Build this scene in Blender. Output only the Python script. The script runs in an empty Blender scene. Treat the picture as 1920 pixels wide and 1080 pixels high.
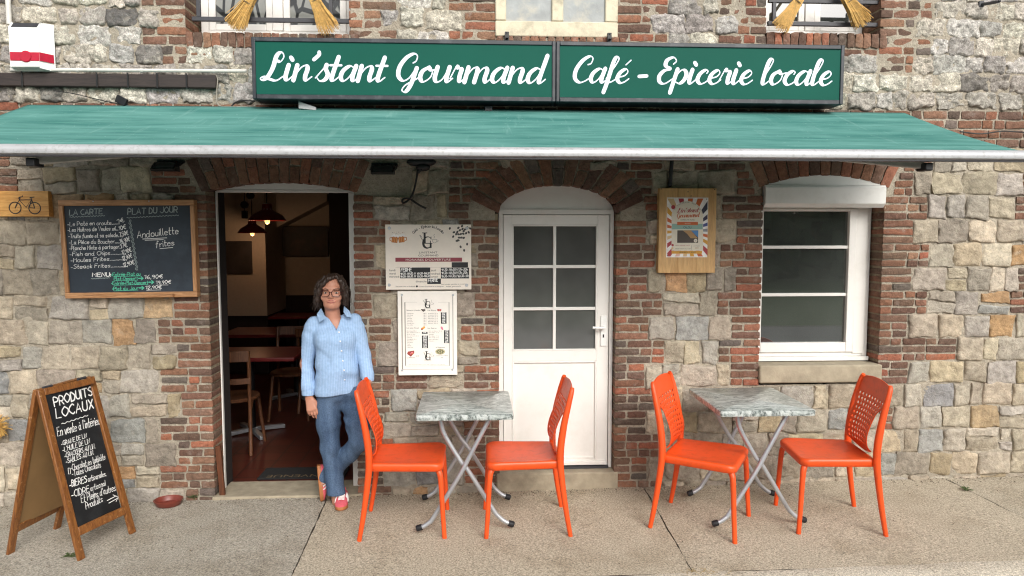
import bpy, math, random
import numpy as np
from mathutils import Vector, Matrix
from mathutils.bvhtree import BVHTree

random.seed(7)
RNG = np.random.default_rng(7)
scene = bpy.context.scene
COL = scene.collection

# ------------------------------------------------------------------ camera, sky, sun, exposure
F_PX, CAM_D, CAM_H, PITCH, YAW = 1332.0, 4.91, 1.81, math.radians(4.28), math.radians(3.0)
CF = Vector((math.sin(YAW)*math.cos(PITCH), math.cos(YAW)*math.cos(PITCH), -math.sin(PITCH)))
CR = Vector((math.cos(YAW), -math.sin(YAW), 0.0))
CU = CR.cross(CF)
CC = Vector((0.0, -CAM_D, CAM_H))
cam_data = bpy.data.cameras.new('camera')
cam = bpy.data.objects.new('camera', cam_data)
COL.objects.link(cam)
cam.matrix_world = Matrix(((CR.x, CU.x, -CF.x, CC.x), (CR.y, CU.y, -CF.y, CC.y), (CR.z, CU.z, -CF.z, CC.z), (0, 0, 0, 1)))
cam_data.sensor_width = 36.0
cam_data.lens = F_PX/1920*36.0
cam_data.clip_start = 0.05
cam_data.clip_end = 500
scene.camera = cam

SUN_EL, SUN_AZ = math.radians(34), math.radians(18)      # the sun stands behind the camera, a little to the right
world = bpy.data.worlds.new('World')
scene.world = world
world.use_nodes = True
wn, wl = world.node_tree.nodes, world.node_tree.links
bg = wn['Background']
sky = wn.new('ShaderNodeTexSky')
sky.sky_type = 'NISHITA'
sky.sun_disc = False
sky.sun_elevation = SUN_EL
sky.sun_rotation = math.pi - SUN_AZ
sky.air_density = 1.0
sky.dust_density = 4.0
hsv = wn.new('ShaderNodeHueSaturation')
hsv.inputs['Saturation'].default_value = 0.25
wl.new(sky.outputs[0], hsv.inputs['Color'])
wl.new(hsv.outputs[0], bg.inputs['Color'])
bg.inputs['Strength'].default_value = 0.14
sun_d = bpy.data.lights.new('sun', 'SUN')
sun_d.energy = 0.95
sun_d.angle = math.radians(28)
sun_d.color = (1.0, 0.96, 0.9)
sun = bpy.data.objects.new('sun', sun_d)
COL.objects.link(sun)
sd = Vector((math.sin(SUN_AZ)*math.cos(SUN_EL), -math.cos(SUN_AZ)*math.cos(SUN_EL), math.sin(SUN_EL)))
sun.rotation_euler = sd.to_track_quat('Z', 'Y').to_euler()
sun.location = sd*30
scene.view_settings.view_transform = 'Standard'
scene.view_settings.look = 'None'
scene.view_settings.gamma = 1.0
scene.view_settings.exposure = 0.6
scene.render.engine = 'CYCLES'
scene.cycles.use_denoising = True
scene.cycles.denoising_prefilter = 'NONE'
scene.cycles.filter_width = 1.15
scene.cycles.max_bounces = 6
scene.cycles.sample_clamp_indirect = 6.0


def ray(px, py):
    return CF + CR*((px-960)/F_PX) - CU*((py-540)/F_PX)


def P(px, py, Y=0.0):
    """photo pixel -> point on the upright plane y = Y"""
    d = ray(px, py)
    return CC + d*((Y-CC.y)/d.y)


def on_plane(px, py, p0, n):
    d = ray(px, py)
    return CC + d*((p0-CC).dot(n)/d.dot(n))


def gz(x):
    return 0.011*x                       # the pavement rises gently to the right


# ------------------------------------------------------------------ numpy noise
def _h(ix, iy, iz):
    n = (ix*374761393 + iy*668265263 + iz*1274126177) & 0xFFFFFFFF
    n = ((n ^ (n >> 13))*1274126177) & 0xFFFFFFFF
    return ((n ^ (n >> 16)) & 0xFFFF)/65535.0


def vnoise(x, y, z):
    x, y, z = np.broadcast_arrays(np.asarray(x, float), np.asarray(y, float), np.asarray(z, float))
    ix, iy, iz = np.floor(x).astype(np.int64), np.floor(y).astype(np.int64), np.floor(z).astype(np.int64)
    fx, fy, fz = x-ix, y-iy, z-iz
    fx, fy, fz = fx*fx*(3-2*fx), fy*fy*(3-2*fy), fz*fz*(3-2*fz)
    r = 0
    for a in (0, 1):
        for b in (0, 1):
            for c in (0, 1):
                r = r + _h(ix+a, iy+b, iz+c)*(fx if a else 1-fx)*(fy if b else 1-fy)*(fz if c else 1-fz)
    return r*2-1


def fbm(x, y, z, o=3):
    r, a = 0, 1.0
    for i in range(o):
        r = r + a*vnoise(np.asarray(x)*2**i+i*17, np.asarray(y)*2**i+5*i, np.asarray(z)*2**i)
        a *= .5
    return r


# ------------------------------------------------------------------ colours and materials
def lin(c):
    if isinstance(c, str):
        c = [int(c[i:i+2], 16) for i in (0, 2, 4)]
    return tuple(((v/255)/12.92 if v/255 <= .04045 else ((v/255+.055)/1.055)**2.4) for v in c[:3])


class NT:
    def __init__(s, name):
        s.m = bpy.data.materials.new(name)
        s.m.use_nodes = True
        s.t = s.m.node_tree
        s.b = s.t.nodes['Principled BSDF']
        s.tc = s.t.nodes.new('ShaderNodeTexCoord').outputs['Object']

    def n(s, kind, **kw):
        x = s.t.nodes.new('ShaderNode'+kind)
        for k, v in kw.items():
            if k in x.inputs:
                s.set(x.inputs[k], v)
            else:
                setattr(x, k, v)
        return x

    def set(s, sock, v):
        if isinstance(v, bpy.types.NodeSocket):
            s.t.links.new(v, sock)
        elif isinstance(v, tuple) and len(v) == 3 and sock.type == 'RGBA':
            sock.default_value = (*v, 1)
        else:
            sock.default_value = v

    def vec(s, sc):
        m = s.n('Mapping')
        s.set(m.inputs['Vector'], s.tc)
        m.inputs['Scale'].default_value = sc
        return m.outputs[0]

    def noise(s, scale, detail=4, rough=.55, dist=0.0, vec=None):
        x = s.n('TexNoise', Scale=scale, Detail=detail, Roughness=rough, Distortion=dist)
        s.set(x.inputs['Vector'], vec or s.tc)
        return x.outputs['Fac']

    def ramp(s, fac, stops):
        x = s.n('ValToRGB', Fac=fac)
        e = x.color_ramp.elements
        while len(e) < len(stops):
            e.new(.5)
        for i, (p, c) in enumerate(stops):
            e[i].position = p
            e[i].color = (c, c, c, 1) if not isinstance(c, tuple) else (*c, 1)
        return x.outputs['Color']

    def mix(s, fac, a, b, mode='MIX'):
        x = s.n('MixRGB', blend_type=mode)
        for sock, v in zip(x.inputs, (fac, a, b)):
            s.set(sock, v)
        return x.outputs[0]

    def rng(s, fac, a, b, lo=0.3, hi=.7):
        x = s.n('MapRange')
        for i, v in enumerate((fac, lo, hi, a, b)):
            s.set(x.inputs[i], v)
        return x.outputs[0]

    def bump(s, h, strength=.5, dist=.01):
        x = s.n('Bump', Strength=strength, Distance=dist, Height=h)
        s.set(s.b.inputs['Normal'], x.outputs[0])

    def fin(s, col, rough=.6, metal=0.0, spec=.5):
        s.set(s.b.inputs['Base Color'], col)
        s.set(s.b.inputs['Roughness'], rough)
        s.b.inputs['Metallic'].default_value = metal
        s.b.inputs['Specular IOR Level'].default_value = spec
        return s.m


def plain(name, c, rough=.5, var=.12, scale=30, metal=0.0, spec=.5, bump=0.0, bscale=200, dirt=None):
    t = NT(name)
    c = lin(c) if isinstance(c, str) else c
    f = t.rng(t.noise(scale, 5), 1-var, 1+var)
    col = t.mix(1.0, c, f, 'MULTIPLY')
    if dirt:
        d = t.rng(t.noise(dirt[1], 6, .65), 0.0, dirt[2], .5, .72)
        col = t.mix(d, col, lin(dirt[0]))
    if bump:
        t.bump(t.noise(bscale, 3), bump, .004)
    return t.fin(col, rough, metal, spec)


def attr_mat(name, fine, amp, bscale, bstr, rough=.85, vein=None, grit=None):
    """per-stone colour comes from the mesh; noise gives grain and wear"""
    t = NT(name)
    a = t.n('Attribute', attribute_name='Col').outputs['Color']
    f = t.rng(t.noise(fine, 7, .65), 1-amp, 1+amp)
    col = t.mix(1.0, a, f, 'MULTIPLY')
    g = t.rng(t.noise(3.1, 4), .84, 1.14)
    col = t.mix(1.0, col, g, 'MULTIPLY')
    pit = t.rng(t.noise(75, 4, .75), 0, .55, .56, .7)
    col = t.mix(pit, col, t.mix(1.0, col, (.42, .40, .38), 'MULTIPLY'))
    if grit:
        k = t.rng(t.noise(grit[1], 5, .7), 0.0, grit[2], .56, .7)
        col = t.mix(k, col, lin(grit[0]))
    if vein:
        v = t.noise(vein[0], 5, .62, 1.4)
        w = t.ramp(v, [(.43, 0.0), (.485, 1.0), (.5, 1.0), (.55, 0.0)])
        col = t.mix(t.mix(1.0, w, (vein[1],)*3, 'MULTIPLY'), col, lin(vein[2]))
    h = t.noise(bscale, 8, .68)
    t.bump(h, bstr, .02)
    return t.fin(col, rough, 0, .25)


def wood(name, c1, c2, axis, rough=.5, sc=1.0, worn=None):
    t = NT(name)
    s = [14*sc, 14*sc, 14*sc]
    s[axis] = 1.1*sc
    v = t.vec(tuple(s))
    n1 = t.noise(4, 6, .6, 1.2, v)
    n2 = t.noise(26, 3, .6, 0, v)
    col = t.mix(t.rng(n1, 0, 1, .35, .65), lin(c1), lin(c2))
    col = t.mix(1.0, col, t.rng(n2, .82, 1.12), 'MULTIPLY')
    if worn:
        col = t.mix(t.rng(t.noise(35, 5, .7), 0, .8, .6, .7), col, lin(worn))
    t.bump(n2, .25, .004)
    return t.fin(col, rough)


MT = {}
MT['stone'] = attr_mat('rough_sandstone', 18, .34, 30, 1.0, .9, grit=('c3baa8', 11, .4))
MT['flint'] = attr_mat('weathered_flint', 30, .5, 40, 1.0, .8, vein=(22, .5, '6a625a'), grit=('cfc8b8', 14, .6))
MT['brick'] = attr_mat('old_brick', 34, .3, 60, .7, .9, grit=('94857a', 11, .6))
MT['mortar'] = attr_mat('lime_mortar', 30, .2, 70, .9, .95, grit=('8d8168', 9, .35))
MT['upvc'] = plain('white_upvc', 'e9e6e0', .35, .03, 3, dirt=('b9b2a4', 6, .22))
MT['shutter'] = plain('white_shutter_metal', 'e4e3de', .35, .03, 4, dirt=('aaa599', 7, .25))
MT['whiteplastic'] = plain('white_plastic', 'eeeeea', .4, .02)
MT['red'] = plain('red_plastic', 'b01030', .25)
MT['conduit'] = plain('grey_conduit', 'cfccc4', .5, .06)
MT['black'] = plain('black_metal', '17181a', .45, .15)
MT['iron'] = plain('dark_iron', '3a3a3e', .5, .2)
MT['greycable'] = plain('grey_cable', '8f897d', .6)
MT['cable'] = plain('black_cable', '1a1a1a', .55)
MT['alu'] = plain('worn_aluminium_bar', 'b4b5b6', .42, .06, 8, .25, dirt=('77756f', 40, .5))
MT['grey'] = plain('grey_arm', 'a8a49a', .5)
MT['signframe'] = plain('charcoal_frame', '23282e', .4, .1, dirt=('6b6e70', 15, .3))
MT['signgreen'] = plain('green_sign_panel', '0b5144', .6, .05, 2.2, 0, .15)
MT['signwhite'] = plain('white_vinyl', 'dfe4f4', .4, .02)
MT['paper'] = plain('cream_board', 'e6ddd0', .45, .03)
MT['paper2'] = plain('white_board', 'ece7de', .4, .03)
MT['ink'] = plain('black_ink', '1b1a1a', .5)
MT['inkgrey'] = plain('grey_ink', '8a857c', .5)
MT['wine'] = plain('wine_ink', '8a3440', .5)
MT['beer'] = plain('amber_ink', 'b06a30', .5)
MT['slate'] = plain('slate_board', '252f39', .6, .2, 8, dirt=('46505a', 3, .6))
MT['slate2'] = plain('black_slate', '17191b', .6, .2, 8, dirt=('383c3e', 5, .6))
MT['chalk'] = plain('white_chalk', 'e6e6e2', .9, .12, 90)
MT['chalkgrey'] = plain('faint_chalk', '8f9a98', .9, .3, 120)
MT['chalkgreen'] = plain('green_chalk', '5fc7a4', .9, .2, 90)
MT['silver'] = plain('silver_tube', 'b9bcc0', .35, .05, 10, .6)
MT['rubber'] = plain('black_rubber', '16161a', .6)
MT['orange'] = plain('orange_plastic', 'e35018', .42, .07, 5, bump=.08, bscale=300, dirt=('b2431c', 22, .45))
MT['skin'] = plain('skin', 'b57f68', .5, .06, 25)
MT['lips'] = plain('lips', 'a85f58', .45)
MT['hair'] = plain('dark_brown_hair', '33251d', .5, .35, 60)
MT['eye'] = plain('eye_white', 'd8d2cc', .25)
MT['iris'] = plain('iris', '2c2018', .2)
MT['specs'] = plain('dark_red_spectacles', '3a1716', .25)
MT['pink'] = plain('pink_suede', 'd9606c', .8, .12, 60)
MT['gum'] = plain('gum_sole', 'a8693c', .6)
MT['white'] = plain('white_leather', 'eeeae6', .5)
MT['terracotta'] = plain('glazed_terracotta', '74352a', .4, .15)
MT['straw'] = plain('straw', 'c9a058', .7, .3, 50)
MT['weed'] = plain('weed_green', '4a5a2e', .7, .3, 40)
MT['dry'] = plain('dry_grass', '9c8550', .8, .3, 40)
MT['maroon'] = plain('maroon_table', '6d2524', .3, .1)
MT['darkwood'] = wood('dark_bentwood', '7a4f34', '4d2f1e', 2, .4)
MT['shade'] = plain('dark_red_enamel', '7a2018', .3)
MT['plaster'] = plain('cream_plaster', 'cbbfae', .9, .05)
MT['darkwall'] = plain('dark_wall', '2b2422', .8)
MT['picture'] = plain('dark_photo_print', '1c1716', .5, .5, 8, dirt=('5a3626', 5, .5))
MT['picgrey'] = plain('grey_photo_print', '433f3d', .5, .3, 5, dirt=('241c18', 3, .8))
MT['mat'] = plain('black_doormat', '1c1a1a', .95, .2, 200)
MT['rope'] = plain('tan_letters', '6b5a40', .9)
MT['matletters'] = MT['rope']
MT['render'] = plain('sill_concrete', 'a09580', .9, .16, 14, bump=.5, bscale=60, dirt=('6e6555', 5, .5))
MT['creampaint'] = plain('flaking_cream_paint', 'd3c9b0', .85, .1, 10, bump=.5, bscale=40, dirt=('8e8672', 9, .7))
MT['blockpanel'] = plain('blocked_window_render', 'a3a6a5', .9, .16, 8, bump=.6, bscale=30, dirt=('d2c7ad', 5, .7))
MT['beam'] = wood('tarred_boards', '3a302c', '2a2220', 0, .7)
MT['frame'] = wood('pine_frame', 'c49468', '99693f', 0, .5)
MT['framev'] = wood('pine_frame_upright', 'c49468', '99693f', 2, .5)
MT['aframe'] = wood('varnished_wood', '94602f', '683c1c', 2, .4, 1.2, worn='c09a6c')
MT['pine'] = wood('pine_board', 'd2ab74', 'bf955e', 2, .5, .7)
MT['pineh'] = wood('pine_board_level', 'd8a45c', 'b57c38', 0, .5, .7)
MT['plank'] = wood('brown_stick', '6a3a1e', '4a2812', 2, .6)
MT['hardboard'] = plain('brown_hardboard', '8a6b44', .7, .12, 6)


def special():
    t = NT('awning_fabric')
    s1 = t.noise(6, 5, .6, 0, t.vec((.35, 2.2, 2.2)))
    s2 = t.noise(30, 4, .6, 0, t.vec((.12, 3, 3)))
    col = t.mix(t.rng(s1, 0, 1), lin('376f68'), lin('62958d'))
    col = t.mix(t.rng(s2, 0, .28, .52, .75), col, lin('8db8ae'))
    sp = t.noise(60, 2)
    col = t.mix(t.rng(sp, 0, .4, .68, .78), col, lin('b5d0c9'))
    d = t.noise(9, 4, .6, .3, t.vec((2.4, .25, .25)))
    col = t.mix(t.rng(d, 0, .14, .6, .72), col, lin('a3c6be'))
    t.bump(s2, .12, .01)
    MT['awning'] = t.fin(col, .85, 0, .1)

    t = NT('exposed_aggregate_pavement')
    a = t.n('Attribute', attribute_name='Col').outputs['Color']
    sp = t.noise(95, 3, .8)
    sp2 = t.noise(230, 2, .6)
    big = t.noise(2.3, 6, .62)
    col = t.mix(1.0, a, t.rng(sp, .36, 1.62), 'MULTIPLY')
    col = t.mix(1.0, col, t.rng(sp2, .75, 1.25), 'MULTIPLY')
    col = t.mix(t.rng(big, 0, .55, .48, .66), col, t.mix(1.0, col, (.66, .62, .56), 'MULTIPLY'))
    st = t.noise(7, 5, .7)
    col = t.mix(t.rng(st, 0, .6, .63, .74), col, t.mix(1.0, col, (.55, .52, .48), 'MULTIPLY'))
    v = t.n('TexVoronoi', Scale=55.0)
    t.set(v.inputs['Vector'], t.tc)
    col = t.mix(t.ramp(v.outputs['Distance'], [(.08, 1.0), (.2, 0.0)]), col, lin('b8ac96'))
    t.bump(t.noise(120, 4, .7), .5, .006)
    MT['pavement'] = t.fin(col, .92, 0, .2)

    t = NT('marbled_tabletop')
    v = t.vec((1.0, 2.2, 1.0))
    w = t.noise(3.2, 9, .62, 2.6, v)
    col = t.ramp(w, [(.3, lin('2c322f')), (.4, lin('727a76')), (.46, lin('c9cdc8')), (.51, lin('4a534f')), (.57, lin('a3aaa5')), (.64, lin('d8dad5')), (.74, lin('3c4440'))])
    w2 = t.noise(7, 8, .7, 3.0, v)
    col = t.mix(t.ramp(w2, [(.47, 0.0), (.5, .7), (.53, 0.0)]), col, lin('c9cdca'))
    MT['marble'] = t.fin(col, .3)

    t = NT('denim')
    v = t.noise(140, 3, .6)
    f = t.noise(7, 5, .6, 0, t.vec((1.6, 1.6, .35)))
    col = t.mix(t.rng(f, 0, 1), lin('3a4c66'), lin('5f7590'))
    col = t.mix(1.0, col, t.rng(v, .75, 1.25), 'MULTIPLY')
    t.bump(t.noise(18, 4), .3, .01)
    MT['denim'] = t.fin(col, .85, 0, .2)

    t = NT('striped_blue_cotton')
    w = t.n('TexWave', wave_type='BANDS', bands_direction='X', Scale=30.0, Distortion=.25, Detail=1.0)
    t.set(w.inputs['Vector'], t.tc)
    col = t.mix(t.rng(w.outputs['Fac'], 0, 1, .35, .65), lin('8fabcd'), lin('9db7d5'))
    col = t.mix(1.0, col, t.rng(t.noise(60, 4), .9, 1.08), 'MULTIPLY')
    t.bump(t.noise(16, 4), .35, .012)
    MT['shirt'] = t.fin(col, .85, 0, .2)

    for name, base, r, ior in (('dark_window_glass', '3a3d3a', .02, 2.3), ('frosted_door_glass', '565755', .09, 1.9)):
        t = NT(name)
        t.fin(t.mix(1.0, lin(base), t.rng(t.noise(2.5, 3), .75, 1.25), 'MULTIPLY'), r)
        t.b.inputs['IOR'].default_value = ior
        MT['glass' if 'dark' in name else 'frosted'] = t.m

    t = NT('lattice_net_glass')
    v = t.n('TexVoronoi', feature='DISTANCE_TO_EDGE', Scale=7.0)
    t.set(v.inputs['Vector'], t.vec((1.6, 1, .7)))
    col = t.ramp(v.outputs['Distance'], [(.0, lin('2a2c2c')), (.07, lin('2a2c2c')), (.1, lin('8a8b86')), (1.0, lin('7b7c78'))])
    MT['lattice'] = t.fin(col, .1)

    t = NT('quarry_tiles')
    b = t.n('TexBrick', offset=0.0, Scale=1.0)
    b.inputs['Brick Width'].default_value = .2
    b.inputs['Row Height'].default_value = .2
    b.inputs['Mortar Size'].default_value = .006
    for k, c in (('Color1', '5a2a20'), ('Color2', '4a221a'), ('Mortar', '2e211c')):
        b.inputs[k].default_value = (*lin(c), 1)
    t.set(b.inputs['Vector'], t.tc)
    MT['tiles'] = t.fin(b.outputs['Color'], .35)

    t = NT('asphalt')
    MT['asphalt'] = t.fin(t.mix(1.0, (.17, .17, .17), t.rng(t.noise(60, 4), .7, 1.3), 'MULTIPLY'), .85)
    MT['grass'] = plain('verge_grass', (.06, .10, .03), .9, .3, 20)
    MT['leaf'] = plain('dark_foliage', (.045, .075, .03), .7, .4, 3)

    t = NT('lamp_bulb')
    t.fin((1, .7, .35))
    t.b.inputs['Emission Color'].default_value = (1, .55, .18, 1)
    t.b.inputs['Emission Strength'].default_value = 1.3
    MT['bulb'] = t.m


special()


def flat(c, rough=.5):
    k = 'c_'+c
    if k not in MT:
        MT[k] = plain('print_'+c, c, rough, .03)
    return MT[k]


# ------------------------------------------------------------------ mesh building
ROOT = {}


class M:
    def __init__(s):
        s.v, s.f, s.mi, s.c = [], [], [], []
        s.n = 0

    def add(s, verts, faces, mi=0, col=(1, 1, 1)):
        b = s.n
        s.v.extend([tuple(p) for p in verts])
        s.n += len(verts)
        s.f.extend([tuple(i+b for i in f) for f in faces])
        s.mi.extend([mi]*len(faces))
        s.c.extend([col]*len(verts))

    def box(s, x0, x1, y0, y1, z0, z1, mi=0, mat=None, col=(1, 1, 1)):
        v = [Vector((x, y, z)) for x in (x0, x1) for y in (y0, y1) for z in (z0, z1)]
        if mat is not None:
            v = [mat @ p for p in v]
        s.add(v, [(0, 1, 3, 2), (4, 6, 7, 5), (0, 4, 5, 1), (2, 3, 7, 6), (0, 2, 6, 4), (1, 5, 7, 3)], mi, col)

    def bar(s, a, b, w, h, up=Vector((0, 0, 1)), mi=0):
        a, b = Vector(a), Vector(b)
        d = (b-a).normalized()
        x = d.cross(up).normalized()
        u = x.cross(d).normalized()
        v = [p + x*sx*w/2 + u*sz*h/2 for p in (a, b) for sx in (-1, 1) for sz in (-1, 1)]
        s.add(v, [(0, 1, 3, 2), (4, 6, 7, 5), (0, 4, 5, 1), (2, 3, 7, 6), (0, 2, 6, 4), (1, 5, 7, 3)], mi)

    def tube(s, pts, r, n=10, mi=0, flatk=1.0, closed=False):
        pts = [Vector(p) for p in pts]
        k = len(pts)
        rs = r if isinstance(r, (list, tuple)) else [r]*k
        t0 = None
        vs, fs = [], []
        nrm = None
        for i, p in enumerate(pts):
            if closed:
                t = (pts[(i+1) % k]-pts[i-1]).normalized()
            else:
                t = (pts[min(i+1, k-1)]-pts[max(i-1, 0)]).normalized()
            if nrm is None:
                nrm = t.orthogonal().normalized() if abs(t.x) > .5 or abs(t.y) < .9 else Vector((1, 0, 0))
                nrm = (nrm - t*nrm.dot(t)).normalized()
            else:
                nrm = (nrm - t*nrm.dot(t)).normalized()
            bi = t.cross(nrm)
            for j in range(n):
                a = 2*math.pi*j/n
                vs.append(p + nrm*(math.cos(a)*rs[i]) + bi*(math.sin(a)*rs[i]*flatk))
        for i in range(k if closed else k-1):
            i2 = (i+1) % k
            for j in range(n):
                j2 = (j+1) % n
                fs.append((i*n+j, i*n+j2, i2*n+j2, i2*n+j))
        if not closed:
            fs.append(tuple(range(n))[::-1])
            fs.append(tuple((k-1)*n+j for j in range(n)))
        s.add(vs, fs, mi)

    def lathe(s, prof, o, n=24, mi=0, mat=None, sx=1.0):
        vs, fs = [], []
        for r, z in prof:
            for j in range(n):
                a = 2*math.pi*j/n
                p = Vector((r*math.cos(a)*sx, r*math.sin(a), z))
                vs.append((mat @ p if mat else p) + Vector(o))
        for i in range(len(prof)-1):
            for j in range(n):
                j2 = (j+1) % n
                fs.append((i*n+j, i*n+j2, (i+1)*n+j2, (i+1)*n+j))
        s.add(vs, fs, mi)

    def ell(s, c, r, n=14, mi=0, mat=None):
        prof = [(math.sin(math.pi*i/(n//2)), -math.cos(math.pi*i/(n//2))) for i in range(n//2+1)]
        prof[0], prof[-1] = (1e-3, -1), (1e-3, 1)
        vs, fs = [], []
        c = Vector(c)
        for q, z in prof:
            for j in range(n):
                a = 2*math.pi*j/n
                p = Vector((q*math.cos(a)*r[0], q*math.sin(a)*r[1], z*r[2]))
                vs.append((mat @ p if mat else p)+c)
        for i in range(len(prof)-1):
            for j in range(n):
                j2 = (j+1) % n
                fs.append((i*n+j, i*n+j2, (i+1)*n+j2, (i+1)*n+j))
        s.add(vs, fs, mi)

    def prism(s, poly, y0, y1, mi=0):
        """outline [(x,z)] extruded from y0 (front) to y1"""
        k = len(poly)
        v = [(x, y0, z) for x, z in poly]+[(x, y1, z) for x, z in poly]
        a = sum(poly[i][0]*poly[(i+1) % k][1]-poly[(i+1) % k][0]*poly[i][1] for i in range(k))
        f = [tuple(range(k)), tuple(range(2*k-1, k-1, -1))]+[(i, k+i, k+(i+1) % k, (i+1) % k) for i in range(k)]
        if a < 0:
            f = [q[::-1] for q in f]
        s.add(v, f, mi)

    def face(s, poly, y, mi=0):
        s.add([(x, y, z) for x, z in poly], [tuple(range(len(poly)))], mi)

    def disc(s, cx, cz, r, y, mi=0, n=16, rz=None, rot=0.0):
        rz = rz or r
        pts = []
        for i in range(n):
            a = 2*math.pi*i/n
            x, z = r*math.cos(a), rz*math.sin(a)
            pts.append((cx+x*math.cos(rot)-z*math.sin(rot), cz+x*math.sin(rot)+z*math.cos(rot)))
        s.face(pts, y, mi)

    def ribbon(s, pts, ws, nrm, mi=0, lift=0.00002):
        """flat stroke in the plane with normal nrm"""
        k = len(pts)
        if k < 2:
            return
        v, f = [], []
        for i, p in enumerate(pts):
            t = (pts[min(i+1, k-1)]-pts[max(i-1, 0)])
            if t.length < 1e-9:
                t = Vector((1, 0, 0))
            sd_ = t.normalized().cross(nrm).normalized()
            w = ws[i] if isinstance(ws, (list, tuple)) else ws
            q = p+nrm*(lift*i)
            v += [q+sd_*w/2, q-sd_*w/2]
        for i in range(k-1):
            f.append((2*i, 2*i+2, 2*i+3, 2*i+1))
        s.add(v, f, mi)
        w0 = ws[0] if isinstance(ws, (list, tuple)) else ws
        w1 = ws[-1] if isinstance(ws, (list, tuple)) else ws
        for p, w, z in ((pts[0], w0, 0), (pts[-1], w1, k)):       # round ends
            a = nrm.orthogonal().normalized()
            b = nrm.cross(a)
            s.add([p+nrm*(lift*z+2e-5)+(a*math.cos(q*math.pi/4)+b*math.sin(q*math.pi/4))*w*.49 for q in range(8)], [tuple(range(8))], mi)

    def build(s, name, mats, parent=None, local=False, smooth=40, bevel=None, label=None):
        if not isinstance(mats, (list, tuple)):
            mats = [mats]
        me = bpy.data.meshes.new(name)
        v = s.v
        inv = None
        if parent is not None and not local and parent.name in ROOT:
            inv = ROOT[parent.name].inverted()
            a = np.array(v, float)
            mm = np.array(inv)
            v = (a @ mm[:3, :3].T + mm[:3, 3]).tolist()
        me.from_pydata(v, [], s.f)
        for m in mats:
            me.materials.append(MT[m] if isinstance(m, str) else m)
        me.polygons.foreach_set('material_index', s.mi)
        if any(c != (1, 1, 1) for c in s.c[:2000:7]):
            ca = me.color_attributes.new('Col', 'FLOAT_COLOR', 'POINT')
            arr = np.ones((len(s.c), 4), np.float32)
            arr[:, :3] = np.array(s.c, np.float32)
            ca.data.foreach_set('color', arr.ravel())
        if smooth:
            me.polygons.foreach_set('use_smooth', [True]*len(s.f))
            me.set_sharp_from_angle(angle=math.radians(smooth))
        me.update()
        o = bpy.data.objects.new(name, me)
        COL.objects.link(o)
        if parent is not None:
            o.parent = parent
            if parent.name in ROOT:
                ROOT[o.name] = ROOT[parent.name]
        if bevel:
            b = o.modifiers.new('bevel', 'BEVEL')
            b.width = bevel
            b.segments = 2
            b.limit_method = 'ANGLE'
            b.angle_limit = math.radians(50)
        if label:
            o['label'] = label
        return o


def tag(o, label, cat, group=None):
    o['label'] = label
    o['category'] = cat
    if group:
        o['group'] = group
    return o


def thing(name, label, cat, loc=(0, 0, 0), rz=0.0, group=None):
    o = bpy.data.objects.new(name, None)
    o.empty_display_size = .1
    COL.objects.link(o)
    o.location = loc
    o.rotation_euler = (0, 0, rz)
    ROOT[o.name] = Matrix.Translation(Vector(loc)) @ Matrix.Rotation(rz, 4, 'Z')
    return tag(o, label, cat, group)


def single(m, name, mats, label, cat, group=None, **kw):
    return tag(m.build(name, mats, **kw), label, cat, group)


def setting(o, kind='structure'):
    o['kind'] = kind
    return o


def copy_tree(o, parent=None):
    c = o.copy()
    COL.objects.link(c)
    if parent is not None:
        c.parent = parent
    for ch in list(o.children):
        copy_tree(ch, c)
    return c


def crom(pts, sub=6):
    """smooth curve through points"""
    pts = [Vector(p) for p in pts]
    if len(pts) < 3:
        return pts
    out = []
    for i in range(len(pts)-1):
        p0 = pts[i-1] if i > 0 else pts[i]*2-pts[i+1]
        p1, p2 = pts[i], pts[i+1]
        p3 = pts[i+2] if i+2 < len(pts) else pts[i+1]*2-pts[i]
        for j in range(sub):
            t = j/sub
            out.append(.5*((2*p1)+(p2-p0)*t+(2*p0-5*p1+4*p2-p3)*t*t+(3*p1-p0-3*p2+p3)*t**3))
    out.append(pts[-1])
    return out


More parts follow.
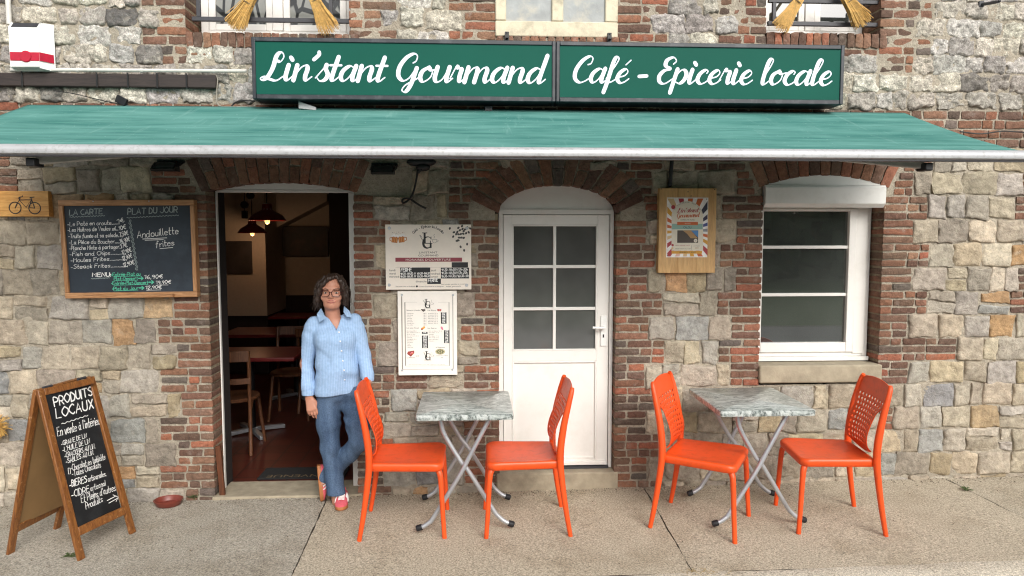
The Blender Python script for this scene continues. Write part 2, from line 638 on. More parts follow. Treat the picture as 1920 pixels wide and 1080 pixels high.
# ------------------------------------------------------------------ lettering
HW = {
 'a': "44 25 03 11 20 42;45 41 50", 'b': "09 01;03 25 44 41 20 01", 'c': "44 25 04 01 20 41", 'd': "44 25 04 01 20 42;49 41 50",
 'e': "03 43 44 25 04 01 20 41", 'f': "48 39 28 1a;05 35", 'g': "44 25 04 02 21 43;45 4b 2c 0b", 'h': "09 00;03 25 44 40",
 'i': "05 00;07 08", 'j': "25 2b 1c 0b;27 28", 'k': "09 00;35 02 30", 'l': "09 01 10", 'm': "05 00;03 25 34 30;33 55 64 60",
 'n': "05 00;03 25 44 40", 'o': "25 04 01 20 41 44 25", 'p': "05 0c;03 25 44 41 20 01", 'q': "44 25 04 01 20 42;45 4c",
 'r': "05 00;03 25 35", 's': "44 25 04 13 32 41 20 01", 't': "19 11 20 30;05 35", 'u': "05 01 20 41;45 40", 'v': "05 20 45",
 'w': "05 10 34 50 65", 'x': "05 40;45 00", 'y': "05 22;45 0c", 'z': "05 45 00 40",
 'A': "00 39 60;13 53", 'B': "00 09 38 46 05;05 35 43 41 00", 'C': "58 39 06 03 30 51", 'D': "00 09 38 55 41 00", 'E': "59 09 00 50;05 45",
 'F': "59 09 00;05 45", 'G': "58 39 06 03 30 52 54 34", 'H': "09 00;59 50;05 55", 'I': "09 00", 'J': "59 52 30 02", 'K': "09 00;59 04 50",
 'L': "09 00 50", 'M': "00 09 34 69 60", 'N': "00 09 50 59", 'O': "39 06 03 30 63 66 39", 'P': "00 09 48 56 44 04", 'R': "00 09 48 56 44 04;24 50",
 'S': "58 39 07 16 44 52 30 01", 'T': "09 69;39 30", 'U': "09 02 30 52 59", 'V': "09 30 69", 'X': "09 50;59 00",
 '0': "29 06 03 20 43 46 29", '1': "07 29 20", '2': "07 29 47 00 40", '3': "09 49 25 43 20 01", '4': "39 03 53;36 30", '5': "49 09 05 35 43 20 01",
 '6': "39 04 02 20 42 24 03", '7': "09 49 10", '8': "25 07 29 47 25 02 20 42 25", '9': "46 24 06 28 46 30",
 '.': "00 01", ',': "01 0b", '-': "03 33", ':': "00 01;04 05", "'": "09 07", '/': "00 39", '_': "00 40", '*': "03 13 14 04 03",
 '>': "06 46 48 74 40 42 02", 'E$': ""}
HW['\u20ac'] = "58 39 05 04 30 51;a6 46;a4 44"
HW['\u00e9'] = HW['e']+";27 38"
HW['\u00e8'] = HW['e']+";37 28"
HW['\u00e0'] = HW['a']+";37 28"
HW['\u00c9'] = HW['E']+";2A 3B"
SHARP = set("AEFHIKLMNTVXZ14-/\u00c9")
_d = {'a': -1, 'b': -2, 'c': -3, 'A': 10, 'B': 11}


def _tok(t):
    return tuple(_d[c] if c in _d else int(c) for c in t)


def handwrite(m, text, a, b, cap, width, nrm, mi=0, lift=0.0):
    """chalk writing along a->b (3-D points), cap height in metres"""
    ex = (b-a)
    L = ex.length
    ex = ex.normalized()
    eu = nrm.cross(ex).normalized()
    x = 0
    strokes = []
    for ch in text:
        if ch == ' ':
            x += 3.5
            continue
        g = HW.get(ch)
        if not g:
            x += 4
            continue
        mx = 0
        jz = random.uniform(-.4, .4)
        for st in g.split(';'):
            pts = [_tok(t) for t in st.split()]
            mx = max(mx, max(p[0] for p in pts))
            pts = [Vector((x+p[0]+random.uniform(-.2, .2), p[1]+jz+random.uniform(-.2, .2), 0)) for p in pts]
            strokes.append(pts if ch in SHARP else crom(pts, 4))
        x += mx+1.9
    s = L/max(x-1.9, 1)
    k = cap/9.0
    nn = 0
    for pts in strokes:
        nn += 1
        m.ribbon([a+ex*(p.x*s+p.y*k*.12)+eu*(p.y*k)+nrm*(lift+nn*4e-6) for p in pts], width*random.uniform(.85, 1.15), nrm, mi, 1e-6)


def wavy(m, a, b, amp, n, width, nrm, mi=0):
    ex = (b-a)
    eu = nrm.cross(ex.normalized()).normalized()
    m.ribbon([a+ex*(i/(n*4))+eu*(amp*math.sin(i*math.pi/2+.3)) for i in range(n*4+1)], width, nrm, mi, 1e-6)


SC = {
 'a': (5.5, [[(4.2, 4.3), (2.6, 5), (.9, 3.4), (.6, 1.2), (1.7, 0), (3.1, 1.3), (4.2, 4)], [(4.5, 5.1), (4.1, 1.4), (4.7, 0), (6, 1.3)]]),
 'n': (5.6, [[(.7, 5.1), (.5, 0)], [(.6, 1.6), (2, 4.3), (3.3, 5), (4, 4), (3.8, 1.3), (4.4, 0), (5.8, 1.3)]]),
 'u': (5.4, [[(.6, 5.1), (.5, 1.3), (1.5, 0), (2.9, 1), (4, 4)], [(4.3, 5.1), (4.1, 1.3), (4.7, 0), (6, 1.3)]]),
 'r': (4.0, [[(-.2, 1.2), (1.0, 5.4), (1.5, 4.7), (2.7, 4.5), (2.6, 2), (3.0, .1), (4.4, 1.3)]]),
 'm': (8.2, [[(.7, 5.1), (.5, 0)], [(.6, 1.6), (1.9, 4.3), (3, 5), (3.7, 4), (3.5, 0)], [(3.6, 1.6), (4.9, 4.3), (6, 5), (6.7, 4), (6.5, 1.3), (7.1, 0), (8.4, 1.3)]]),
 'd': (5.8, [[(4.2, 4.3), (2.6, 5), (.9, 3.4), (.6, 1.2), (1.7, 0), (3.1, 1.3), (4.2, 4)], [(5.0, 9.3), (4.2, 1.3), (4.8, 0), (6.1, 1.3)]]),
 'i': (2.6, [[(.7, 5.1), (.5, 1.3), (1.2, 0), (2.5, 1.3)], [(.9, 7.6), (1.5, 6.8)]]),
 's': (3.9, [[(-.2, .9), (1.6, 4), (2.4, 5.4)], [(2.3, 5.3), (2.3, 4), (3.3, 2), (2.7, .3), (1.3, -.1), (.3, .9)]]),
 't': (2.9, [[(1.5, 8), (.8, 1.3), (1.5, 0), (2.9, 1.3)], [(-.5, 5.2), (1, 5.2), (2.9, 5.2)]]),
 'o': (4.6, [[(2.7, 5), (.9, 3.6), (.6, 1.4), (1.8, 0), (3.6, 1.4), (3.9, 3.6), (2.7, 5), (3.4, 3.9), (5.1, 4.3)]]),
 'e': (4.1, [[(.7, 2), (2.7, 2.6), (3.5, 4), (2.6, 5), (1, 3.6), (.6, 1.4), (1.8, 0), (3.1, .3), (4.4, 1.5)]]),
 'c': (4.0, [[(3.2, 3.8), (3.4, 4.6), (2.5, 5), (1, 3.6), (.6, 1.4), (1.8, 0), (3.1, .3), (4.4, 1.5)]]),
 'p': (5.2, [[(.9, 5.2), (.3, -3.4)], [(.6, 1.6), (1.7, 4.2), (3, 5), (4.2, 3.6), (4, 1.4), (2.7, 0), (1, .7)]]),
 'l': (2.8, [[(.2, 1.5), (2, 6.5), (2.4, 8.8), (1.6, 9.3), (.9, 7.5), (.6, 1.4), (1.3, 0), (2.8, 1.3)]]),
 'f': (3.2, [[(.1, 1.5), (2.2, 6.5), (2.7, 8.7), (1.9, 9.3), (1.2, 7.5), (.7, 0), (.3, -3.5)], [(.6, .3), (1.8, .2), (3.4, 1.4)]]),
 'L': (5.4, [[(2.5, 6.4), (3.4, 6.2), (4.1, 7.8), (3.2, 9.3), (1.9, 8.2), (1.5, 4), (.5, 1), (-.8, 0), (-1.5, .5), (-.6, 1.1), (1.4, .3), (3.4, -.1), (5.2, 1.3)]]),
 'G': (7.0, [[(4.4, 6.3), (5.2, 7), (5.2, 8.7), (4, 9.4), (2, 8), (.6, 5), (.8, 2), (2.5, .3), (4.2, 1.2), (5.5, 4)], [(5.9, 4.6), (5.2, -1), (4.1, -3.4), (2.9, -2.9), (3.6, -1.2), (5.8, .4), (7.4, 1.6)]]),
 'C': (5.6, [[(4.1, 6.4), (5, 6.9), (5.2, 8.7), (4, 9.4), (2, 7.8), (.6, 4.5), (.9, 1.5), (2.7, 0), (4.4, .5), (5.9, 1.8)]]),
 'E': (5.0, [[(4.1, 7.0), (4.8, 8.1), (3.6, 9.4), (1.7, 8.4), (1.6, 6.4), (3.3, 5.3), (1.5, 4.5), (.4, 2.6), (1, .5), (2.8, -.1), (5.0, 1.6)]]),
 "'": (1.6, [[(.8, 9.5), (.9, 8.6), (-.3, 7)]]),
 '-': (3.4, [[(.3, 2.4), (1.5, 2.5), (2.8, 2.6)]]),
}
SC['\u00e9'] = (SC['e'][0], SC['e'][1]+[[(2.3, 6.5), (3.6, 8.2)]])


def script(m, text, a, b, xh, nrm, thick=1.5, mi=0):
    ex = b-a
    L = ex.length
    ex = ex.normalized()
    eu = nrm.cross(ex).normalized()
    slant = .22
    x, st = 0, []
    for ch in text:
        if ch == ' ':
            x += 3.2
            continue
        adv, ss = SC[ch]
        for q in ss:
            st.append((ch, crom([Vector((x+p[0]+p[1]*slant, p[1], 0)) for p in q], 10)))
        x += adv
    k = xh/5.0
    s = L/x
    for n_, (ch, pts) in enumerate(st):
        ws = []
        nn = len(pts)
        for i, p in enumerate(pts):
            t = pts[min(i+1, nn-1)]-pts[max(i-1, 0)]
            d = -t.y/max(t.length, 1e-6)
            w = .52+(thick-.52)*max(0, d)**.75
            if d < 0:
                w = .52-.1*min(1, -d)
            if ch == 't' and len(pts) == 21 and abs(pts[0].y-5.2) < .1:
                w = .75
            if ch in "-'":
                w = 1.25
            ws.append(w)
        for _ in range(3):
            ws = [(ws[max(i-1, 0)]+ws[i]*2+ws[min(i+1, nn-1)])/4 for i in range(nn)]
        m.ribbon([a+ex*(p.x*s)+eu*(p.y*k)+nrm*(n_*3e-5) for p in pts], [w*k for w in ws], nrm, mi, 3e-6)


_fc = {}


def glyphs(text):
    if text not in _fc:
        c = bpy.data.curves.new('t', 'FONT')
        c.body = text
        o = bpy.data.objects.new('t', c)
        COL.objects.link(o)
        dg = bpy.context.evaluated_depsgraph_get()
        me = bpy.data.meshes.new_from_object(o.evaluated_get(dg))
        v = [(p.co.x, p.co.y) for p in me.vertices]
        f = [tuple(p.vertices) for p in me.polygons]
        bpy.data.objects.remove(o)
        bpy.data.curves.remove(c)
        bpy.data.meshes.remove(me)
        _fc[text] = (v, f)
    return _fc[text]


def printed(m, text, a, b, cap, nrm, mi=0, rot=False):
    v, f = glyphs(text)
    if not v:
        return
    x0, x1 = min(p[0] for p in v), max(p[0] for p in v)
    ex = b-a
    L = ex.length
    ex = ex.normalized()
    eu = nrm.cross(ex).normalized()
    k = cap/.73
    m.add([a+ex*((p[0]-x0)/(x1-x0)*L)+eu*(p[1]*k) for p in v], f, mi)


NF = Vector((0, -1, 0))            # towards the street


# ================================================================== GROUND
def build_ground():
    lines = []                                        # the three joints run from wall to kerb
    def joint(px):
        pts = [on_plane(x, y, Vector((0, 0, 0)), Vector((-.011, 0, 1))) for x, y in px]
        a, b = Vector(pts[0]), Vector(pts[-1])
        a, b = a+(a-b)*((.25-a.y)/(a.y-b.y)), b+(b-a)*((b.y+1.42)/(a.y-b.y))
        return a, b
    js = [joint([(605, 950), (545, 1080)]), joint([(1215, 925), (1300, 1070)]), joint([(1790, 905), (1920, 970)])]
    yk = -1.30                                        # kerb line
    m = M()
    dark = lin('5e564a')
    m.add([(-6, .6, gz(-6)-.03), (-6, yk+.02, gz(-6)-.03), (7.5, yk+.02, gz(7.5)-.03), (7.5, .6, gz(7.5)-.03)], [(0, 1, 2, 3)], 0, dark)
    cols = [lin('a49d90'), lin('b0a592'), lin('b2a794'), lin('afa593')]
    edges = [(Vector((-6, .25, 0)), Vector((-6, yk, 0)))]+js+[(Vector((7.5, .25, 0)), Vector((7.5, yk, 0)))]
    N = 46
    for i in range(4):
        (a0, b0), (a1, b1) = edges[i], edges[i+1]
        vs, fs = [], []
        for j in range(N+1):
            t = j/N
            y = .25+(yk-.25)*t
            p, q = a0.lerp(b0, t), a1.lerp(b1, t)
            g0 = 0 if i == 0 else .003+.004*vnoise(y*9, i, 3)+.003*vnoise(y*31, i, 1)
            g1 = 0 if i == 3 else .003+.004*vnoise(y*9, i+1, 8)+.003*vnoise(y*31, i+1, 2)
            x0, x1 = p.x+float(g0), q.x-float(g1)
            K = 12
            for k in range(K+1):
                x = x0+(x1-x0)*k/K
                z = gz(x)+(.004*float(fbm(x*1.5, y*1.5, 0)) if 0 < k < K else 0)-(.006 if k in (0, K) and 0 < i+k < 16 else 0)
                vs.append((x, y, z))
        for j in range(N):
            for k in range(12):
                a = j*13+k
                fs.append((a, a+13, a+14, a+1))
        m.add(vs, fs, 0, cols[i])
    setting(m.build('sidewalk', 'pavement', smooth=30))
    k = M()                                           # kerb stones with a weathered edge
    vs, fs = [], []
    nx = 160
    prof = [(yk+.001, 0), (yk-.02, .002), (yk-.13, -.004), (yk-.155, -.02), (yk-.165, -.05), (yk-.17, -.14)]
    for i in range(nx+1):
        x = -6+13.5*i/nx
        for (y, z) in prof:
            w = float(fbm(x*3, y*9, 4))
            vs.append((x, y+.006*w, gz(x)+z+.004*w))
    for i in range(nx):
        for j in range(5):
            a = i*6+j
            fs.append((a, a+1, a+7, a+6))
    k.add(vs, fs, 0, lin('bcb3a3'))
    setting(k.build('kerb', 'pavement', smooth=30))
    r = M()
    r.add([(-60, yk-.165, -.14), (-60, -9.5, -.14), (60, -9.5, -.14), (60, yk-.165, -.14)], [(0, 1, 2, 3)])
    setting(r.build('road', 'asphalt'))
    r = M()
    r.add([(-60, -9.5, -.12), (-60, -60, -.1), (60, -60, -.1), (60, -9.5, -.12)], [(0, 1, 2, 3)])
    setting(r.build('verge', 'grass'))
    r = M()
    r.add([(-60, .25, -.2), (60, .25, -.2), (60, 40, -.2), (-60, 40, -.2)], [(0, 1, 2, 3)])
    r.add([(-60, .25, -.2), (-60, -1.5, -.2), (-6, -1.5, -.2), (-6, .25, -.2)], [(0, 1, 2, 3)])
    r.add([(7.5, .25, -.2), (7.5, -1.5, -.2), (60, -1.5, -.2), (60, .25, -.2)], [(0, 1, 2, 3)])
    setting(r.build('ground', 'asphalt'))
    # the far-off wood across the road, seen only as the dark reflection in the panes
    t = M()
    for i in range(7500):
        x = random.uniform(-45, 45)
        top = 4.2+1.4*float(vnoise(x*.16, 3, 1))+1.0*float(vnoise(x*.6, 1, 7))
        z = random.random()**.8*top
        y = -24-random.random()*3.5-1.2*float(vnoise(x*.3, z*.4, 2))
        s = random.uniform(.35, .8)
        n = Vector((random.gauss(0, .5), 1, random.gauss(.3, .5))).normalized()
        a = n.orthogonal().normalized()
        b = n.cross(a)
        c = Vector((x, y, z))
        t.add([c-a*s-b*s*.3, c+a*s*.2-b*s, c+a*s+b*s*.4, c-a*s*.1+b*s], [(0, 1, 2, 3)])
    setting(t.build('far_off_wood', 'leaf', smooth=0), 'stuff')


# ================================================================== THE HOUSE WALL
def xw(px, py=600):
    return P(px, py).x


house = thing('stone_house', 'old café house of rough stone with brick quoins, brick arches and white doors', 'house', (0, 0, 0))
XL, XR, ZT = -4.3, 5.2, 3.85
O1 = dict(x0=-1.803, x1=-.825, z0=-.2, zs=2.105, zp=2.165, k='arc')
O2 = dict(x0=.166, x1=.985, z0=-.2, zs=1.955, zp=2.15, k='ell')
O3 = dict(x0=2.02, x1=2.893, z0=.765, zs=2.152, zp=2.226, k='arc')
U1 = dict(x0=-1.90, x1=-.83, z0=3.14, zs=5, zp=5, k='rect')
U2 = dict(x0=.149, x1=.972, z0=3.145, zs=5, zp=5, k='rect')
U3 = dict(x0=2.005, x1=2.815, z0=3.195, zs=5, zp=5, k='rect')
OPEN = [O1, O2, O3, U1, U2, U3]


def head(o, x):
    c, h = (o['x0']+o['x1'])/2, (o['x1']-o['x0'])/2
    t = max(-1, min(1, (x-c)/h))
    if o['k'] == 'ell':
        return o['zs']+(o['zp']-o['zs'])*math.sqrt(max(0, 1-abs(t)**2.2))
    if o['k'] == 'arc':
        return o['zs']+(o['zp']-o['zs'])*(1-t*t)
    return 9


def inside(o, x, z, g=0.0):
    return o['x0']-g < x < o['x1']+g and o['z0']-g < z < head(o, x)+g


def patch(m, quad, yf, bulge, rough, col, nu=12, nv=10, depth=.06, mi=0, rnd=.22, fr=14, seed=0.0, edge=.006, back=None, dp=5, facet=False):
    """one stone or brick: rounded, rough front on an irregular outline, sides running back into the wall"""
    (ax, az), (bx, bz), (cx, cz), (dx, dz) = quad
    u = np.linspace(-1, 1, nu)
    v = np.linspace(-1, 1, nv)
    U, V = np.meshgrid(u, v)
    Us, Vs = U*np.sqrt(1-rnd*V*V*.5), V*np.sqrt(1-rnd*U*U*.5)
    s, t = (Us+1)/2, (Vs+1)/2
    X = (ax*(1-s)+bx*s)*(1-t)+(dx*(1-s)+cx*s)*t
    Z = (az*(1-s)+bz*s)*(1-t)+(dz*(1-s)+cz*s)*t
    e = np.maximum(abs(U), abs(V))
    w = e**2
    X = X+w*edge*fbm(X*fr*1.3, seed, Z*fr*1.3, 2)
    Z = Z+w*edge*fbm(X*fr*1.3, seed+40, Z*fr*1.3, 2)
    dome = (1-np.abs(U)**dp)*(1-np.abs(V)**dp)
    rg = fbm(X*fr, seed, Z*fr, 4)
    Y0_ = yf
    if facet:
        rg = .55*rg+.9*(np.abs(vnoise(X*fr*.7, seed+9, Z*fr*.7))-.35)-.35*np.abs(vnoise(X*fr*2.3, seed+3, Z*fr*2.3))
        Y0_ = yf+random.uniform(-1, 1)*.008*U+random.uniform(-1, 1)*.008*V
    Y = Y0_-bulge*dome-rough*rg*(.35+.65*dome)
    n = nu*nv
    vs = np.stack([X.ravel(), Y.ravel(), Z.ravel()], 1).tolist()
    fs = []
    for j in range(nv-1):
        for i in range(nu-1):
            a = j*nu+i
            fs.append((a, a+1, a+nu+1, a+nu))
    ring = [i for i in range(nu)]+[j*nu+nu-1 for j in range(1, nv)]+[(nv-1)*nu+i for i in range(nu-2, -1, -1)]+[j*nu for j in range(nv-2, 0, -1)]
    yb = back if back is not None else depth
    base = len(vs)
    for i in ring:
        vs.append((vs[i][0], yb, vs[i][2]))
    k = len(ring)
    for i in range(k):
        j = (i+1) % k
        fs.append((ring[i], base+i, base+j, ring[j]))
    m.add(vs, fs, mi, col)


BR = [lin(c) for c in ('846050', '795747', '8c624e', '6d5146', '735b4e', '946350', '805e50', '6a5349', '88624f', '775c4e', '61524a', '8d6b58', '7c6052')]
BR = [(r*.96+.006, g*.98+.005, b_*.93+.005) for r, g, b_ in BR]
BRX = [lin(c) for c in ('9c654e', '935d4a', '5e554f', '675d56', '6d625a')]
SL = [lin(c) for c in ('aea597', 'a49b8d', 'b6ac9c', 'a0988e', 'aca59b', '999289', 'afa48f', 'a99f93', 'a5a19b', 'b7afa2', '948d84', 'bcb19f', 'a8a49e')]
SL = [(r*1.01, g*.975, b_*.905) for r, g, b_ in SL]
SLX = [lin(c) for c in ('b3916c', 'b39a7a', '9a9892', '918f8c', 'a3957a')]
SU = [lin(c) for c in ('cbc4b5', 'beb7ab', 'd2cbbb', 'b2aca2', 'a39e98', 'c4bdae', 'd6d0c2', 'b5b1ab', 'c8c3bb')]
SUX = [lin(c) for c in ('7d7974', '85817b', 'cfc2a2', '726f6c')]


def jit(c, a=.1):
    k = 1+random.uniform(-a, a)
    return tuple(max(0, v*k*(1+random.uniform(-.018, .018))) for v in c)


def bcol():
    return jit(random.choice(BR) if random.random() < .88 else random.choice(BRX), .14)


def subtract(a, b, cuts):
    out = [(a, b)]
    for c0, c1 in cuts:
        nx = []
        for p, q in out:
            if c1 <= p or c0 >= q:
                nx.append((p, q))
            else:
                if c0-p > .03:
                    nx.append((p, c0))
                if q-c1 > .03:
                    nx.append((c1, q))
        out = nx
    return out


ARCH = [(O1, .225, .064), (O2, .215, .064), (O3, .185, .07)]


def arch_cut(z):
    cuts = []
    for o, L, _ in ARCH:
        c, h = (o['x0']+o['x1'])/2, (o['x1']-o['x0'])/2
        if z > o['zs']-.04:
            top = o['zp']+L
            if z < top:
                ex = h+.06+L*.55*max(0, min(1, (z-o['zs'])/max(.05, L)))
                if o['k'] == 'ell':
                    t = (z-o['zs'])/(top-o['zs'])
                    ex = (h+L*.9)*math.sqrt(max(0, 1-max(0, t)**2))+.01
                cuts.append((c-ex, c+ex))
    return cuts


def open_cut(z):
    return [(o['x0'], o['x1']) for o in OPEN if o['z0'] < z < o['zp']]


def build_wall():
    st, bk, mo = M(), M(), M()
    # ---- mortar bed
    g = .03
    nx, nz = int((XR-XL)/g)+1, int((ZT+.25)/g)+1
    xs, zs = XL+np.arange(nx)*g, -.25+np.arange(nz)*g
    X, Z = np.meshgrid(xs, zs)
    Y = .005+.004*fbm(X*7, 0, Z*7, 3)+.0035*fbm(X*28, 3, Z*28, 2)-.006*(Z > 2.69)
    idx = -np.ones((nz, nx), int)
    vs, fs = [], []
    def vid(j, i):
        if idx[j, i] < 0:
            idx[j, i] = len(vs)
            vs.append((X[j, i], Y[j, i], Z[j, i]))
        return idx[j, i]
    for j in range(nz-1):
        for i in range(nx-1):
            cx, cz = xs[i]+g/2, zs[j]+g/2
            if any(inside(o, cx, cz, .012) for o in OPEN):
                continue
            fs.append((vid(j, i), vid(j, i+1), vid(j+1, i+1), vid(j+1, i)))
    mcol = [lin('b3a68b'), lin('a89b82')]
    mo.add(vs, fs, 0, lin('b0a695'))
    # ---- courses
    def brick_run(xa, xb, z0, h, ends, yf=-.002, up=0):
        """a course of bricks from xa to xb; ends says which ends are jambs"""
        x = xa
        lens = []
        first = random.random() < .5
        while x < xb-.02:
            L = (.178 if first else .088)*random.uniform(.93, 1.08)
            first = not first if random.random() < .75 else first
            if xb-(x+L) < .06:
                L = xb-x
                if L > .24:
                    L = L/2
            lens.append((x, L))
            x += L
        for i, (x, L) in enumerate(lens):
            jl = ends[0] and i == 0
            jr = ends[1] and i == len(lens)-1
            gp = .0068
            q = lambda: random.uniform(-.003, .003)
            x0, x1 = x+(gp if not jl else 0), x+L-(gp if not jr else 0)
            zz0, zz1 = z0+gp, z0+h-gp
            patch(bk, ((x0+q(), zz0+q()), (x1+q(), zz0+q()), (x1+q(), zz1+q()), (x0+q(), zz1+q())),
                  yf+random.uniform(-.004, .003), .0035, .0024, bcol(), 7, 5, rnd=.12, fr=30, seed=random.random()*90, edge=.003,
                  back=.24 if (jl or jr) else .05)

    def stones(xa, xb, z0, h, upper):
        x = xa
        lst = []
        while x < xb-.02:
            L = random.uniform(.11, .24) if upper else random.choice((random.uniform(.10, .17), random.uniform(.16, .27), random.uniform(.16, .24)))
            if xb-(x+L) < .08:
                L = xb-x
                if L > .3:
                    L /= 2
            lst.append((x, L))
            x += L
        for x, L in lst:
            pieces = [(z0, h)]
            if not upper and random.random() < .16 and L > .1:
                k = random.uniform(.4, .6)
                pieces = [(z0, h*k), (z0+h*k, h*(1-k))]
            if not upper and random.random() < .025:
                z_ = z0
                for kk in range(3):
                    brick_run(x, x+L, z_, h/3, (0, 0))
                    z_ += h/3
                continue
            for zz, hh in pieces:
                w = .0045 if not upper else .002
                w *= random.uniform(.5, 1.35)
                j = lambda: random.uniform(-.009, .009) if not upper else random.uniform(-.012, .012)
                wave = lambda xx, zq: .012*float(vnoise(xx*1.7, zq*3, 5))
                q = ((x+w+j(), zz+w+j()+wave(x, zz)), (x+L-w+j(), zz+w+j()+wave(x+L, zz)),
                     (x+L-w+j(), zz+hh-w+j()+wave(x+L, zz+hh)), (x+w+j(), zz+hh-w+j()+wave(x, zz+hh)))
                if upper:
                    c = jit(random.choice(SU) if random.random() < .93 else random.choice(SUX), .12)
                    patch(st, q, -.004, random.uniform(.006, .020), .020, c, 21, 19, mi=2, rnd=.22, fr=21, seed=random.random()*90, edge=.014, dp=10, facet=True)
                else:
                    c = jit(random.choice(SL) if random.random() < .88 else random.choice(SLX), .12)
                    patch(st, q, -.003, random.uniform(.004, .014), .0105, c, 21, 19, mi=1, rnd=.07, fr=14, seed=random.random()*90, edge=.010, dp=16, facet=True)

    # ---- lower zone
    ZB, ZB2 = 2.423, 2.684
    nb = 15
    hb = (ZB+.11)/nb
    PP = [xw(p) for p in (405, 662, 935, 1157, 1427, 1650)]
    for b in range(nb):
        z0 = -.11+b*hb
        zm = z0+hb/2
        a = b % 2
        J = lambda: random.uniform(-.02, .02)
        piers = []
        piers.append((xw(292 if a else 330)+J(), O1['x0'], 0, 1))
        piers.append((O1['x1'], xw((735 if zm > .75 else 712) if a else (702 if zm > .75 else 735))+J(), 1, 0))
        piers.append((xw(864 if a else 893)+J() if zm < 1.9 else xw(840)+J(), O2['x0'], 0, 1))
        piers.append((O2['x1'], xw(1215 if a else 1243)+J(), 1, 0))
        if zm > .72:
            piers.append((xw(1372 if a else 1346)+J(), O3['x0'], 0, 1))
            piers.append((O3['x1'], xw(1706 if a else 1733)+J(), 1, 0))
        if zm > 2.05 and zm < 2.4:
            piers.append((XL, xw(33 if a else 20, 320), 0, 0))
        if (zm > 1.88 and zm < 2.2) or (zm > 1.22 and zm < 1.5):
            piers.append((xw(1911 if a else 1900, 450), XR, 0, 0))
        ocut = open_cut(zm)
        patchx = [(xw(690, 340), xw(770, 340))] if 2.08 < zm < 2.42 else []
        sillx = [(O3['x0']-.01, 2.93)] if zm < .9 and zm > .72 else []
        for xa, xb, jl, jr in piers:
            for k in range(3):
                zc = z0+(k+.5)*hb/3
                for p, q in subtract(xa, xb, arch_cut(zc)+patchx):
                    if q-p > .05:
                        brick_run(p, q, z0+k*hb/3, hb/3, (jl and p == xa, jr and q == xb))
        for p, q in subtract(XL, XR, [(x[0], x[1]) for x in piers]+ocut+arch_cut(zm)+patchx+sillx):
            if q-p > .06:
                stones(p, q, z0, hb, False)
    # ---- brick band behind the awning
    for k in range(4):
        zc = ZB+(k+.5)*(ZB2-ZB)/4
        for p, q in subtract(XL, XR, arch_cut(zc)):
            brick_run(p, q, ZB+k*(ZB2-ZB)/4, (ZB2-ZB)/4, (0, 0))
    # ---- upper flint zone
    nb = 9
    hb = .1245
    for b in range(nb):
        z0 = ZB2+b*hb
        zm = z0+hb/2
        a = b % 2
        piers = []
        if zm > 2.98:
            piers += [(xw(265 if a else 300, 40), U1['x0'], 0, 1), (U1['x1'], xw(745 if a else 716, 40), 1, 0),
                      (xw(840 if a else 870, 40), U2['x0'], 0, 1), (U2['x1'], xw(1252 if a else 1222, 40), 1, 0),
                      (xw(1347 if a else 1382, 40), U3['x0'], 0, 1), (U3['x1'], xw(1748 if a else 1716, 40), 1, 0)]
        ocut = open_cut(zm)
        sills = []
        if 3.0 < zm < 3.2:
            sills = [(U1['x0'], U1['x1']), (U2['x0'], U2['x1']), (U3['x0'], U3['x1'])]
        for xa, xb, jl, jr in piers:
            for k in range(2):
                brick_run(xa, xb, z0+k*hb/2, hb/2, (jl, jr))
        for p, q in subtract(XL, XR, [(x[0], x[1]) for x in piers]+ocut+sills):
            if q-p > .05:
                stones(p, q, z0, hb, True)
    # brick-on-edge sill rows under the upper windows
    for o in (U1, U2, U3):
        x = o['x0']
        while x < o['x1']+.02:
            w = random.uniform(.05, .062)
            z1 = o['z0']+.004
            patch(bk, ((x+.004, z1-.095), (x+w-.004, z1-.095), (x+w-.004, z1), (x+.004, z1)), -.012, .006, .003, bcol(), 5, 6, rnd=.1, fr=30, seed=random.random()*90, back=.2)
            x += w
        brick_run(o['x0'], o['x1'], o['z0']-.155, .058, (0, 0))
    # arches
    for o, L, w in ARCH:
        c, h = (o['x0']+o['x1'])/2, (o['x1']-o['x0'])/2
        pts = []
        for i in range(401):
            if o['k'] == 'ell':
                a = math.pi*(1-i/400)
                x = c+h*math.copysign(abs(math.cos(a))**(2/2.2), math.cos(a))
                pts.append((x, head(o, x)))
            else:
                x = o['x0']-.03+(o['x1']-o['x0']+.06)*i/400
                t = (x-c)/h
                pts.append((x, o['zs']+(o['zp']-o['zs'])*(1-t*t)))
        cum = [0]
        for p, q in zip(pts, pts[1:]):
            cum.append(cum[-1]+math.hypot(q[0]-p[0], q[1]-p[1]))
        n = int(cum[-1]/w)
        def at(s):
            import bisect
            i = min(max(bisect.bisect(cum, s)-1, 0), 399)
            t = (s-cum[i])/max(cum[i+1]-cum[i], 1e-9)
            return pts[i][0]+(pts[i+1][0]-pts[i][0])*t, pts[i][1]+(pts[i+1][1]-pts[i][1])*t
        R = h*2.0 if o['k'] == 'arc' else h*1.0
        fx, fz = c, o['zp']-R*(1.25 if o['k'] == 'arc' else 1.0)
